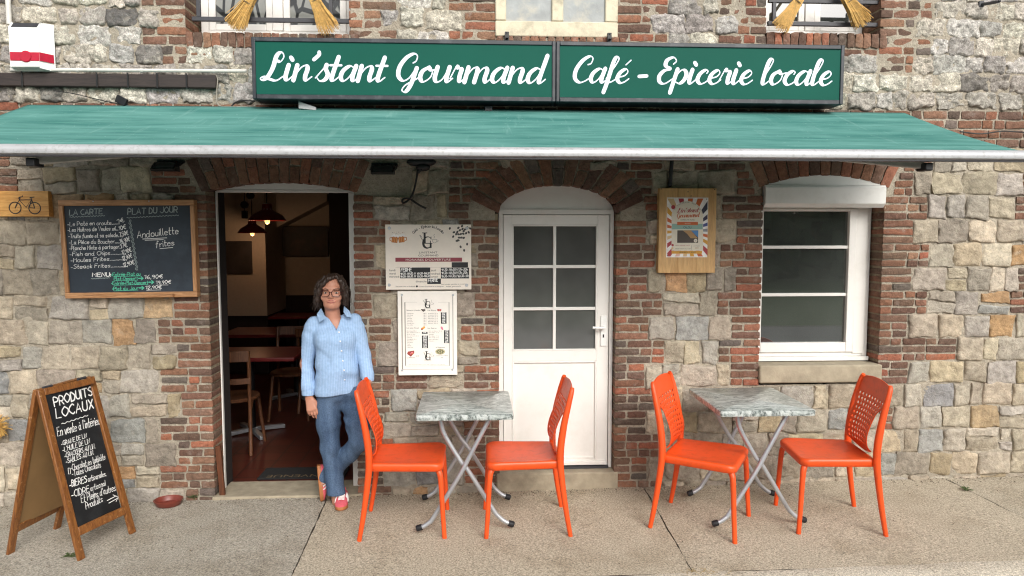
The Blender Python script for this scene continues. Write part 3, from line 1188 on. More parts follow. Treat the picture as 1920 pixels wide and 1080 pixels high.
        for i in range(n):
            s0, s1 = cum[-1]*i/n, cum[-1]*(i+1)/n
            p0, p1 = at(s0+.004), at(s1-.004)
            def out(p, d):
                vx, vz = p[0]-fx, p[1]-fz
                if o['k'] == 'ell':
                    vz = max(vz, .05)*.9
                l = math.hypot(vx, vz)
                return p[0]+vx/l*d, p[1]+vz/l*d
            k = random.uniform(.42, .58)*L if i % 2 else L
            ps = [(0, k-.004), (k+.004, L)] if i % 2 and L > .2 else [(0, L)]
            for d0, d1 in ps:
                d1 += random.uniform(-.008, .008)
                patch(bk, (out(p0, d0), out(p1, d0), out(p1, d1), out(p0, d1)), -.006+random.uniform(-.003, .003), .004, .0025, bcol(), 5, 8,
                      rnd=.06, fr=28, seed=random.random()*90, edge=.003, back=.12 if d0 == 0 else .05)
    # mortar behind the jamb bricks, so that the joints of the reveals are filled
    for o in OPEN:
        if o is U2:
            continue
        top = min(o['zs'], ZT)
        mo.box(o['x0']-.05, o['x0']-.006, .012, .30, o['z0']-.05, top, 0, col=lin('9c8f78'))
        mo.box(o['x1']+.006, o['x1']+.05, .012, .30, o['z0']-.05, top, 0, col=lin('9c8f78'))
    st.v += mo.v
    st.f += [tuple(i+st.n for i in f) for f in mo.f]
    st.mi += mo.mi
    st.c += mo.c
    st.n += mo.n
    st.build('stone_wall', ['mortar', 'stone', 'flint'], house, smooth=62)
    bk.build('brickwork', ['brick'], house, smooth=50)
    # unseen roof, back and side slabs, added to keep sky light from leaking in
    m = M()
    m.box(XL, XR, .012, 5.7, ZT, ZT+.1)
    m.box(XL, XR, 5.5, 5.699, -.1, ZT-.001)
    m.box(XL, XL+.1, .012, 5.499, -.1, ZT-.001)
    m.box(XR-.1, XR, .012, 5.499, -.1, ZT-.001)
    m.build('light_leak_shell', 'plaster', house, smooth=0)


# ================================================================== DOORS, WINDOWS, ROOM (parts of the house)
def rectframe(m, x0, x1, z0, z1, w, y0, y1, mi=0, wb=None, wt=None):
    wb, wt = wb or w, wt or w
    m.box(x0, x0+w, y0, y1, z0, z1, mi)
    m.box(x1-w, x1, y0, y1, z0, z1, mi)
    m.box(x0+w, x1-w, y0+.0004, y1, z1-wt, z1, mi)
    m.box(x0+w, x1-w, y0+.0004, y1, z0, z0+wb, mi)


def head_panel(m, o, zb, y0, y1, mi=0, g=.004):
    n = 28
    top = [(o['x0']+g+(o['x1']-o['x0']-2*g)*i/n) for i in range(n+1)]
    poly = [(o['x0']+g, zb), (o['x1']-g, zb)]+[(x, head(o, x)+.006) for x in reversed(top)]
    m.prism(poly, y0, y1, mi)


def build_openings():
    # ---- glazed white door
    Y = .10
    q = lambda x, y: P(x, y, Y)
    zt, z0 = q(1050, 402).z, q(1050, 876).z
    xl, xr = q(943, 600).x, q(1142, 600).x
    m = M()
    m.box(O2['x0']+.003, xl, Y-.015, Y+.06, z0, zt+.035)
    m.box(xr, O2['x1']-.003, Y-.015, Y+.06, z0, zt+.035)
    m.box(xl, xr, Y-.0146, Y+.06, zt, zt+.035)
    head_panel(m, O2, zt+.037, Y-.004, Y+.05)
    m.build('door_frame', 'upvc', house, bevel=.004)
    d = M()
    a, b = q(960, 421), q(1119, 657)
    c0, c1 = q(961, 678), q(1119, 860)
    dw = .002
    d.box(xl+.004, a.x, Y, Y+.06, z0+.012, zt-.004)
    d.box(b.x, xr-.004, Y, Y+.06, z0+.012, zt-.004)
    d.box(a.x, b.x, Y+.0005, Y+.06, a.z, zt-.004)
    d.box(a.x, b.x, Y+.0005, Y+.06, c0.z, b.z)
    d.box(a.x, b.x, Y+.0005, Y+.06, z0+.012, c1.z)
    d.box(a.x, b.x, Y+.012, Y+.05, c1.z, c0.z)
    e = .012
    for (x0, x1, zz0, zz1) in ((a.x, b.x, b.z, a.z), (a.x, b.x, c1.z, c0.z)):          # glazing beads
        rectframe(d, x0, x1, zz0, zz1, e, Y-.003, Y+.02)
    d.box(xl+.02, xr-.02, Y-.016, Y+.002, z0+.018, z0+.045)
    door = d.build('door', 'upvc', house, bevel=.003)
    g = M()
    g.box(a.x, b.x, Y+.022, Y+.03, b.z, a.z)
    g.build('pane', 'frosted', door, smooth=0)
    g = M()
    mx = q(1040, 500).x
    g.box(mx-.011, mx+.011, Y+.004, Y+.024, b.z+e, a.z-e)
    g.build('glazing_bar', 'upvc', door, bevel=.003)
    for py in (500, 579):
        zz = q(1040, py).z
        g = M()
        g.box(a.x+e, b.x-e, Y+.002, Y+.023, zz-.011, zz+.011)
        g.build('glazing_bar', 'upvc', door, bevel=.003)
    g = M()
    hp = q(1131, 613)
    pl = [q(1126, 592), q(1137, 648)]
    g.box(pl[0].x, pl[1].x, Y-.012, Y-.001, pl[1].z, pl[0].z)
    g.tube([hp+Vector((0, -.005, 0)), hp+Vector((0, -.05, 0)), hp+Vector((-.015, -.058, 0)), hp+Vector((-.085, -.056, .002))], .0095, 10)
    g.box(hp.x-.005, hp.x+.005, Y-.0135, Y-.011, q(0, 638).z-.012, q(0, 638).z+.012, 1)
    g.build('handle', ['whiteplastic', 'black'], door, bevel=.002)
    s = M()
    gx = gz(.57)
    s.box(O2['x0']-.02, O2['x1']+.03, -.012, .22, gx-.1, z0-.004)
    s.build('door_step', 'render', house, bevel=.012)
    s = M()
    s.box(xl, xr, Y-.03, Y+.05, z0-.0035, z0+.011)
    s.build('threshold', 'iron', house)

    # ---- roller-shutter window
    Y = .14
    q = lambda x, y: P(x, y, Y)
    x0, x1 = O3['x0']+.002, q(1627, 600).x
    zb, zt = q(1500, 668).z, q(1500, 386).z
    m = M()
    rectframe(m, x0, x1, zb, zt, .04, Y, Y+.07, wb=.045)
    m.box(x1-.115, x1-.03, Y-.012, Y+.05, zb+.02, zt)                  # shutter guide
    m.box(x0-.0, x1, Y-.03, Y+.05, zb-.03, zb-.001)
    win = m.build('window', 'upvc', house, bevel=.003)
    m = M()
    a, b = q(1433, 396), q(1583, 640)
    rectframe(m, x0+.001, b.x+.055, b.z-.075, a.z+.02, .055, Y-.02, Y+.04, wb=.07, wt=.02)
    m.build('sash', 'upvc', win, bevel=.004)
    m = M()
    xa, xb = x0+.057, b.x+.002
    m.box(xa-.01, xb+.01, Y+.012, Y+.02, b.z-.01, a.z+.01)
    m.build('pane', 'glass', win, smooth=0)
    for py in (463.5, 552.5):
        zz = q(1500, py).z
        m = M()
        m.box(xa, xb, Y-.006, Y+.014, zz-.0115, zz+.0115)
        m.build('glazing_bar', 'upvc', win, bevel=.003)
    m = M()
    Yb = -.03                                                            # shutter box stands a little proud
    t0, t1 = P(1540, 347, Yb), P(1540, 389, Yb)
    zlo = t1.z
    poly = [(Y+.03, zlo+.012), (Yb+.03, zlo), (Yb, zlo+.028), (Yb, t0.z-.016), (Yb+.012, t0.z), (Y+.03, t0.z)]
    xa, xb = O3['x0']+.004, O3['x1']-.006
    k = len(poly)
    m.add([(xa, y, z) for y, z in poly]+[(xb, y, z) for y, z in poly],
          [tuple(range(k)), tuple(range(2*k-1, k-1, -1))]+[(i, k+i, k+(i+1) % k, (i+1) % k) for i in range(k)])
    m.box(xa+.01, xb-.01, Yb-.002, Yb+.003, t0.z-.026, t0.z-.022)
    head_panel(m, O3, t0.z+.003, Yb+.03, Yb+.06)
    m.box(xa+.02, xb-.09, Y-.028, Y+.0, zt-.005, zt+.03)
    m.build('shutter_box', 'shutter', win, bevel=.003, smooth=30)
    s = M()
    z1 = q(1500, 669).z-.032
    sl = P(1425, 718).z
    s.box(O3['x0']-.003, O3['x1']+.02, -.028, .2, sl, z1)
    s.build('window_sill', 'render', house, bevel=.012)

    # ---- open doorway: white trim, arched head, step
    Y = .16
    q = lambda x, y: P(x, y, Y)
    m = M()
    zt = q(500, 361).z
    gl = gz(-1.3)
    z0 = gl+.012
    xa, xb = q(413, 600).x, q(658, 600).x
    m.box(O1['x0']+.002, xa, Y, Y+.03, z0, zt)
    m.box(xb-.004, O1['x1']-.002, Y, Y+.03, z0, zt)
    m.box(O1['x0']+.002, O1['x1']-.002, Y+.001, Y+.03, zt, zt+.02)
    m.box(O1['x0']+.002, O1['x1']-.002, Y+.004, Y+.05, zt+.0205, 2.25)
    m.build('doorway_frame', 'upvc', house, bevel=.004)
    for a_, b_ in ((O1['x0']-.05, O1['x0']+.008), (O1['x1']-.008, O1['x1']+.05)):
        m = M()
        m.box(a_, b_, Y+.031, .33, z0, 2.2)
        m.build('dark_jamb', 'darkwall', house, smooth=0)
    s = M()
    s.box(O1['x0']-.02, O1['x1']+.03, -.015, .30, gl-.1, gl+.014)
    s.build('door_step', 'render', house, bevel=.008)

    # ---- upper windows
    for o, kind in ((U1, 'lattice'), (U3, 'glass')):
        Y = .22
        m = M()
        x0, x1, z0, z1 = o['x0']+.02, o['x1']-.005, o['z0']+.03, ZT
        if o is U3:
            x1 -= .0
        rectframe(m, x0, x1, z0, z1, .05, Y, Y+.06)
        m.box(x0, x1, Y-.06, Y+.05, z0-.03, z0-.001)
        c = (x0+x1)/2
        m.box(c-.035, c+.035, Y-.004, Y+.06, z0+.052, z1)
        w = m.build('window', 'upvc', house, bevel=.004)
        for xa, xb in ((x0+.052, c-.037), (c+.037, x1-.052)):
            m = M()
            rectframe(m, xa, xb, z0+.052, z1, .045, Y+.005, Y+.05)
            m.build('sash', 'upvc', w, bevel=.004)
            m = M()
            m.box(xa+.04, xb-.04, Y+.02, Y+.03, z0+.09, z1)
            m.build('pane', kind, w, smooth=0)
        m = M()
        zr = P(500, 40).z+.02 if o is U1 else P(1540, 42).z
        m.box(o['x0']+.03, o['x1'], .03, .055, zr-.014, zr+.014)
        m.box(o['x0']+.03, o['x1'], .03, .055, zr+.14, zr+.165)
        m.box(o['x0']+.06, o['x0']+.085, .031, .054, zr+.0145, zr+.1395)
        m.box(o['x1']-.14, o['x1']-.115, .031, .054, zr+.0145, zr+.1395)
        m.build('window_railing', 'iron', w, bevel=.002)
    # blocked-up window with cream stone mullions
    m = M()
    x0, x1, z0 = U2['x0'], U2['x1'], U2['z0']
    xs = [P(px, 30).x for px in (949, 1034, 1056, 1134)]
    zs = P(1000, 40).z
    for a, b in ((x0-.005, xs[0]), (xs[1], xs[2]), (xs[3], x1+.005)):
        m.box(a, b, -.015, .2, zs, ZT)
    m.box(x0-.005, x1+.005, -.0145, .2, z0, zs-.001)
    bw = m.build('blocked_window', 'creampaint', house, bevel=.008)
    for a, b in ((xs[0], xs[1]), (xs[2], xs[3])):
        m = M()
        m.box(a, b, .004, .15, zs, ZT)
        m.build('infill_panel', 'blockpanel', bw, smooth=0)

    # ---- the room seen through the open doorway, and closed boxes behind the other panes
    m = M()
    zc = 2.45
    X0, X1, Y1 = -4.2, -.35, 5.35
    m.add([(X0, .31, 0), (X0, Y1, 0), (X0, Y1, zc), (X0, .31, zc)], [(0, 1, 2, 3)])
    m.add([(X0, Y1, .95), (X1, Y1, .95), (X1, Y1, zc), (X0, Y1, zc)], [(0, 1, 2, 3)])
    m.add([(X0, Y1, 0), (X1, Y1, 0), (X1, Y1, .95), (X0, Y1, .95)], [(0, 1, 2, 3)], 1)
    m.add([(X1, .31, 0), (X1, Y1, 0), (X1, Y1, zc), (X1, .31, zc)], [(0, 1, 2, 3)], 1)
    m.add([(X0, .31, zc), (X1, .31, zc), (X1, Y1, zc), (X0, Y1, zc)], [(0, 1, 2, 3)])
    m.add([(X0, .31, -.1), (O1['x0']-.05, .31, -.1), (O1['x0']-.05, .31, zc), (X0, .31, zc)], [(0, 1, 2, 3)])
    m.add([(O1['x1']+.05, .31, -.1), (X1, .31, -.1), (X1, .31, zc), (O1['x1']+.05, .31, zc)], [(0, 1, 2, 3)])
    m.add([(O1['x0']-.05, .31, 2.16), (O1['x1']+.05, .31, 2.16), (O1['x1']+.05, .31, zc), (O1['x0']-.05, .31, zc)], [(0, 1, 2, 3)])
    # chimney breast on the left, lit by the lamps, dark panelling below
    A, B = P(497, 440, 4.4), P(497, 592, 4.4)
    m.box(X0+.01, A.x, 4.4, Y1-.01, B.z, zc-.002)
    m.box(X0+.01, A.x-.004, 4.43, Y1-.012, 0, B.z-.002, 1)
    # dark doorway on the right of the back wall
    d0, d1 = P(617, 400, 4.8), P(700, 400, 4.8)
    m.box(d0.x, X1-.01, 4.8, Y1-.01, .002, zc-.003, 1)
    # stairs rising behind: a sloping soffit
    s0, s1 = P(498, 437, 4.95), P(613, 377, 4.95)
    m.add([(s0.x, 4.95, s0.z), (s1.x, 4.95, s1.z), (s1.x, 4.95, zc-.004), (s0.x, 4.95, zc-.004),
           (s0.x, Y1-.02, s0.z), (s1.x, Y1-.02, s1.z)], [(0, 1, 2, 3), (0, 4, 5, 1)])
    m.build('room_wall', ['plaster', 'darkwall'], house, smooth=0)
    m = M()
    m.add([(X0, .3005, gl_in), (X1, .3005, gl_in), (X1, Y1, gl_in), (X0, Y1, gl_in)], [(0, 1, 2, 3)])
    m.build('room_floor', 'tiles', house, smooth=0)
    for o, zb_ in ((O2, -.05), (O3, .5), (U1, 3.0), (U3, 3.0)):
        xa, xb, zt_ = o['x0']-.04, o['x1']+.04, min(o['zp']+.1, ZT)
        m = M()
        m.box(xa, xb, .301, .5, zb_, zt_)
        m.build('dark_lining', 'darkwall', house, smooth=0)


gl_in = gz(-1.3)+.008
build_ground()
build_wall()
build_openings()


# ================================================================== THINGS ON THE WALL
def quadpts(px4, Y):
    return [P(x, y, Y) for x, y in px4]


def build_signs():
    Yf, Yb = -.22, -.04
    q = lambda x, y: P(x, y, Yf)
    zt, zb = (q(472, 68).z+q(1583, 85).z)/2, (q(472, 186).z+q(1583, 195).z)/2
    xs = [q(472, 130).x, q(1042.5, 130).x, q(1583, 130).x]
    data = [("Lin'stant Gourmand", (497, 148), (1019, 158), 'green box sign lettered Lin\u2019stant Gourmand in white script, above the left of the awning'),
            ("Caf\u00e9 - Epicerie locale", (1071, 156), (1556, 158), 'green box sign lettered Caf\u00e9 - Epicerie locale in white script, above the right of the awning')]
    for i, (txt, a, b, lab) in enumerate(data):
        x0, x1 = xs[i]+(.0015 if i else 0), xs[i+1]-(0 if i else .0015)
        t = thing('shop_sign', lab, 'shop sign', ((x0+x1)/2, Yb, zb), group='green box signs over the awning')
        m = M()
        w = .024
        rectframe(m, x0, x1, zb, zt, w, Yf, Yb, wb=.03, wt=.028)
        m.box(x0+w, x1-w, Yf+.06, Yb-.002, zb+.03, zt-.028)
        m.build('frame', 'signframe', t, bevel=.004)
        m = M()
        m.box(x0+w, x1-w, Yf+.008, Yf+.058, zb+.03, zt-.028)
        m.build('panel', 'signgreen', t, smooth=0)
        m = M()
        Yl = Yf+.0065
        A, B = P(a[0], a[1], Yl), P(b[0], b[1], Yl)
        zz = P((a[0]+b[0])/2, (a[1]+b[1])/2, Yl).z
        A.z = B.z = zz
        script(m, txt, A, B, .094 if i == 0 else .089, NF, 1.5)
        m.build('lettering', 'signwhite', t, smooth=0)
    m = M()
    for px, py in ((950, 68), (1141, 70)):
        p = P(px, py, -.02)
        m = M()
        m.box(p.x-.014, p.x+.014, -.06, -.03, p.z-.06, p.z+.02)
        m.box(p.x-.009, p.x+.009, -.09, -.0305, p.z-.03, p.z-.02)
        m.tube([(p.x, -.06, p.z+.012), (p.x, -.066, p.z+.012)], .004, 8)
        single(m, 'sign_bracket', 'black', 'small black bracket over the ' + ('left green sign, below the blocked window' if px < 1000 else 'right green sign, at the foot of the brick pier'), 'bracket', 'brackets holding the signs', bevel=.002)


def build_awning():
    x0, x1 = -2.885, 2.968
    yb, yf, zb, zf = -.07, -1.2, 2.652, 2.250
    t = thing('awning', 'faded green fabric awning with white aluminium front bar over the café front', 'awning', (0, 0, zb))
    m = M()
    nx, ny = 150, 24
    vs, fs = [], []
    for j in range(ny+1):
        v = j/ny
        for i in range(nx+1):
            u = i/nx
            x = x0+(x1-x0)*u
            y = yb+(yf-yb)*v
            z = zb+(zf-zb)*v-.018*math.sin(math.pi*v)+.003*float(fbm(x*1.2, v*7, 0, 2))*math.sin(math.pi*v)
            vs.append((x, y, z))
    for j in range(ny):
        for i in range(nx):
            a = j*(nx+1)+i
            fs.append((a, a+nx+1, a+nx+2, a+1))
    m.add(vs, fs)
    o = m.build('fabric', 'awning', t, smooth=60)
    s = o.modifiers.new('cloth', 'SOLIDIFY')
    s.thickness = .004
    m = M()
    prof = [(yf-.002, zf+.012), (yf-.03, zf+.008), (yf-.045, zf-.004), (yf-.05, zf-.020), (yf-.046, zf-.037), (yf-.03, zf-.045), (yf+.012, zf-.045), (yf+.02, zf-.03), (yf+.012, zf+.0)]
    k = len(prof)
    a, b = x0-.012, x1+.012
    m.add([(a, y, z) for y, z in prof]+[(b, y, z) for y, z in prof],
          [tuple(range(k)), tuple(range(2*k-1, k-1, -1))]+[(i, (i+1) % k, k+(i+1) % k, k+i) for i in range(k)])
    m.build('front_bar', 'alu', t, smooth=50)
    m = M()
    m.box(a, b, yf-.03, yf+.012, zf-.051, zf-.0455)
    m.build('bar_seal', 'iron', t, smooth=0)
    m = M()
    m.tube([(x0+.02, -.055, zb-.05), (x1-.02, -.055, zb-.05)], .036, 16)
    m.build('roller', 'black', t)
    m = M()
    m.box(x0+.05, x1-.05, -.05, -.012, zb-.13, zb-.09)
    m.build('wall_rail', 'iron', t, bevel=.004)
    for sx in (-1, 1):
        xe = P(66, 300, -1.13).x if sx < 0 else P(1733, 318, -1.13).x
        E0 = Vector((xe, -1.12, zf-.055))
        E1 = Vector((xe-sx*1.02, -.66, zf+.10)) if sx > 0 else Vector((xe-sx*1.02, -.66, zf+.10))
        E2 = Vector((xe-sx*.16, -.06, zb-.07))
        m = M()
        m.bar(E0, E1, .045, .055)
        m.bar(E1, E2, .05, .06)
        m.tube([E1+Vector((0, 0, -.04)), E1+Vector((0, 0, .04))], .035, 12)
        arm = m.build('folding_arm', 'grey', t, bevel=.006)
        m = M()
        m.box(xe-.022, xe+.022, -1.175, -1.09, zf-.095, zf-.053)
        m.build('arm_bracket', 'black', arm, bevel=.006)


def build_alarm():
    Yf = -.12
    q = lambda x, y: P(x, y, Yf)
    x0, x1 = q(18, 80).x, q(74, 80).x
    zt, zb = q(50, 41).z, q(50, 127).z
    t = thing('alarm_siren', 'white alarm siren box with red band on the upper wall', 'alarm', ((x0+x1)/2, 0, zb))
    m = M()
    w = .03
    prof = [(-.045, zb), (Yf, zb+.004), (Yf, zt-.035), (Yf+.03, zt), (-.045, zt)]
    xa = [x0, x0+w*.2, x1, x1+w]
    k = 5
    vs = [(x0, y, z) for y, z in prof]+[(x1 if y < -.08 else x1+.045, y, z) for y, z in prof]
    m.add(vs, [tuple(range(k)), tuple(range(2*k-1, k-1, -1))]+[(i, (i+1) % k, k+(i+1) % k, k+i) for i in range(k)])
    m.build('housing', 'whiteplastic', t, bevel=.006)
    m = M()
    za, zc = q(50, 114).z, q(50, 98).z
    m.box(x0-.001, x1+.001, Yf-.004, Yf+.01, za, zc)
    m.add([(x1+.0015, Yf-.0035, za), (x1+.046, -.05, za), (x1+.046, -.05, zc), (x1+.0015, Yf-.0035, zc)], [(0, 1, 2, 3)])
    m.lathe([(.001, .006), (.033, .006), (.037, 0), (.037, -.01)], ((x0+x1)/2+.005, Yf-.004, (za+zc)/2), 20, 0, Matrix.Rotation(math.pi/2, 4, 'X'))
    m.build('strobe_band', 'red', t, smooth=30)
    m = M()
    for i in range(7):
        f = i/6
        m.box(x0+.012, x1-.012, Yf-.001+.026*f, Yf+.003+.026*f, zt-.032+.029*f, zt-.029+.029*f)
    m.build('speaker_grille', 'iron', t, smooth=0)
    # conduits
    a, b = P(20, 131, -.055), P(463, 133, -.055)
    m = M()
    m.tube([a, a.lerp(b, .3)+Vector((0, 0, .002)), a.lerp(b, .7), b], .0115, 10)
    for f in (.05, .28, .55, .86):
        p = a.lerp(b, f)
        m.tube([p-Vector((.008, 0, 0)), p+Vector((.008, 0, 0))], .0145, 10)
    single(m, 'conduit', 'conduit', 'pale grey conduit running level from alarm box to green sign', 'conduit')
    a, b = P(17, 40, -.055), P(14, -20, -.055)
    m = M()
    m.tube([a+Vector((0, 0, -.02)), b, b+Vector((0, 0, .25))], .016, 10)
    single(m, 'conduit', 'conduit', 'white upright conduit rising from the top of the alarm box', 'conduit')
    # tarred boards
    z0, z1 = P(200, 166).z, P(200, 138, -.06).z
    x1 = P(405, 150, -.06).x
    t = thing('board_casing', 'dark tarred wooden board casing under the level conduit', 'board', (x1-.8, 0, z0))
    x = P(-120, 150, -.06).x
    for px in (42, 182, 240, 295, 350, 405):
        xb = P(px, 150, -.06).x
        m = M()
        m.box(x+.002, xb-.002, -.06, .0, z0, z1)
        m.build('board', 'beam', t, bevel=.005)
        x = xb
    for px in (42, 182, 240, 295, 350):
        xb = P(px, 150, -.06).x
        m = M()
        m.tube([(xb, -.064, z1+.006), (xb+.002, -.067, (z0+z1)/2), (xb, -.064, z0-.006)], .0055, 6)
        m.build('cable_tie', 'cable', t)
    # cables
    def cable(px, Y, r, lab, mat='cable'):
        m = M()
        m.tube(crom([P(x, y, Y) for x, y in px], 5), r, 7)
        return single(m, 'cable', mat, lab, 'cable')
    cable([(395, 139), (404, 141), (408, 150), (406, 180), (411, 198), (440, 200), (480, 199)], -.045, .0045, 'grey cable looping down from the end of the dark boards', 'greycable')
    cable([(100, 170), (140, 176), (190, 188), (228, 196)], -.045, .003, 'thin black cable sagging below the dark boards')
    cable([(434, 199), (442, 192), (455, 188), (478, 190)], -.045, .005, 'black cable curling under the left end of the green sign')
    cable([(783, 318), (780, 340), (772, 368), (757, 381), (755, 374), (768, 373), (785, 384), (799, 391)], -.045, .007, 'thick black cable hanging in a loop above the opening hours board')
    cable([(1800, 247), (1840, 251), (1880, 246), (1930, 249)], -.045, .005, 'black cable along the brick band right of the awning')
    m = M()
    p = P(228, 190, -.06)
    m.bar(p+Vector((-.03, 0, .02)), p+Vector((.04, -.02, -.015)), .02, .05)
    m.tube([p+Vector((.03, 0, -.01)), p+Vector((.05, -.0, -.08))], .008, 8)
    single(m, 'awning_wall_bracket', 'black', 'small black metal bracket at the left top edge of the awning', 'bracket', bevel=.003)
    m = M()
    a = P(560, 203, -.15)
    m.add([a, a+Vector((.0, 0, .045)), a+Vector((.11, 0, .008)), a+Vector((.11, 0, -.01)), a+Vector((0, .03, 0)), a+Vector((.0, .03, .045)), a+Vector((.11, .03, .008)), a+Vector((.11, .03, -.01))],
          [(0, 3, 2, 1), (4, 5, 6, 7), (0, 1, 5, 4), (1, 2, 6, 5), (2, 3, 7, 6), (3, 0, 4, 7)])
    m.tube([a+Vector((.02, -.002, .02)), a+Vector((.02, .0, .02))], .005, 8)
    single(m, 'metal_offcut', 'alu', 'pale wedge-shaped metal piece between the green sign and awning', 'metal piece')
    p = P(916, 204, -.1)
    m = M()
    m.box(p.x-.025, p.x+.025, -.12, -.02, p.z-.03, p.z+.008)
    m.box(p.x-.03, p.x+.03, -.125, -.02, p.z+.0085, p.z+.014)
    single(m, 'awning_wall_bracket', 'iron', 'dark metal wall bracket under the middle of the green signs', 'bracket', bevel=.003)
    m = M()
    p = P(1838, 9, -.0)
    b = P(1873, 3, -.16)
    m.tube([p, b], .011, 8)
    m.tube([b, b+Vector((.012, 0, .035))], .011, 8)
    m.box(p.x-.02, p.x+.012, -.02, .0, p.z-.02, p.z+.02)
    single(m, 'iron_hook', 'iron', 'dark iron hook sticking out of the upper wall', 'hook')


def build_floodlights():
    for px, py, lab in ((310, 312, 'black floodlight under the awning, above the chalkboard'), (718, 318, 'black floodlight under the awning, right of the open doorway')):
        p = P(px, py, -.10)
        t = thing('floodlight', lab, 'floodlight', (p.x, 0, p.z), group='floodlights under the awning')
        m = M()
        w = .075
        prof = [(-.14, -.03), (-.15, -.022), (-.085, .03), (-.06, .03), (-.06, -.03)]
        k = 5
        m.add([(p.x-w, y, p.z+z) for y, z in prof]+[(p.x+w, y, p.z+z) for y, z in prof],
              [tuple(range(k)), tuple(range(2*k-1, k-1, -1))]+[(i, (i+1) % k, k+(i+1) % k, k+i) for i in range(k)])
        for i in range(5):
            m.box(p.x-w+.02+i*.026, p.x-w+.024+i*.026, -.075, -.03, p.z-.02, p.z+.04)
        m.build('housing', 'black', t, bevel=.003)
        m = M()
        m.tube([(p.x-w-.008, -.10, p.z), (p.x-w-.008, -.03, p.z+.03), (p.x-w-.008, 0, p.z+.04)], .007, 6)
        m.tube([(p.x+w+.008, -.10, p.z), (p.x+w+.008, -.03, p.z+.03), (p.x+w+.008, 0, p.z+.04)], .007, 6)
        m.box(p.x-w-.012, p.x+w+.012, -.02, .0, p.z+.03, p.z+.052)
        m.build('mounting_bracket', 'black', t)
        m = M()
        m.add([(p.x-w+.01, -.152, p.z-.021), (p.x+w-.01, -.152, p.z-.021), (p.x+w-.01, -.088, p.z+.031), (p.x-w+.01, -.088, p.z+.031)], [(0, 1, 2, 3)])
        m.build('lens', 'glass', t, smooth=0)
    m = M()
    a, b = P(1260, 300, -.05), P(1256, 345, -.03)
    m.tube([a+Vector((0, 0, .1)), a, b], [.013, .014, .014], 8)
    m.ell(b, (.017, .017, .022))
    single(m, 'iron_peg', 'black', 'black iron peg on the wall above the wooden poster board', 'peg')
    m = M()
    p = P(793, 312, -.03)
    m.ell(p+Vector((-.01, .0, .03)), (.10, .04, .035), 14)
    m.ell(p+Vector((.0, -.01, -.005)), (.05, .035, .03), 12)
    m.tube([p+Vector((-.03, -.02, .02)), p+Vector((-.01, -.03, -.025)), p+Vector((-.03, -.01, -.04))], .01, 8)
    single(m, 'junction_box', 'black', 'dark taped cable junction under the awning, above the hanging loop', 'junction box')


def build_brooms():
    for (a, b, w, lab, left) in (((472, -6), (437, 50), 42, 'straw broom leaning left at the upper left window, its leftmost', 1),
                                 ((585, -10), (620, 60), 44, 'straw broom leaning right at the upper left window', 0),
                                 ((1502, -6), (1461, 55), 38, 'straw broom leaning left at the upper right window', 1),
                                 ((1584, -8), (1621, 45), 44, 'straw broom leaning right at the upper right window, its rightmost', 0)):
        A, B = P(a[0], a[1], -.03), P(b[0], b[1], -.05)
        t = thing('straw_broom', lab.replace(', its leftmost', '').replace(', its rightmost', ''), 'broom', A, group='straw brooms tied to the upper window railings')
        d = (B-A)
        L = d.length
        d.normalize()
        s = d.cross(NF).normalized()
        W = w/272/2*.9
        m = M()
        for i in range(150):
            f = random.uniform(-1, 1)
            g = random.uniform(-1, 1)
            e = B+s*(f*W)+NF*(g*.03)+d*(random.uniform(-.035, .02)-.02*abs(f))
            st = A+s*(f*.022)+NF*(g*.02)
            mid = st.lerp(e, .55)-s*(f*W*.06)
            m.tube([st-d*.05, mid, e], [.0022, .0022, .0016], 4)
        m.build('bristles', 'straw', t, smooth=60)
        m = M()
        for k in (.0, .05):
            c = A+d*k
            m.tube([c+(s*math.cos(q*math.pi/5)*(.026+k*.2)+NF*math.sin(q*math.pi/5)*.024) for q in range(10)], .004, 6, closed=True)
        m.build('binding', 'rope', t)
        m = M()
        m.tube([A-d*.02, A-d*.6], .011, 8)
        m.build('handle', 'straw', t)


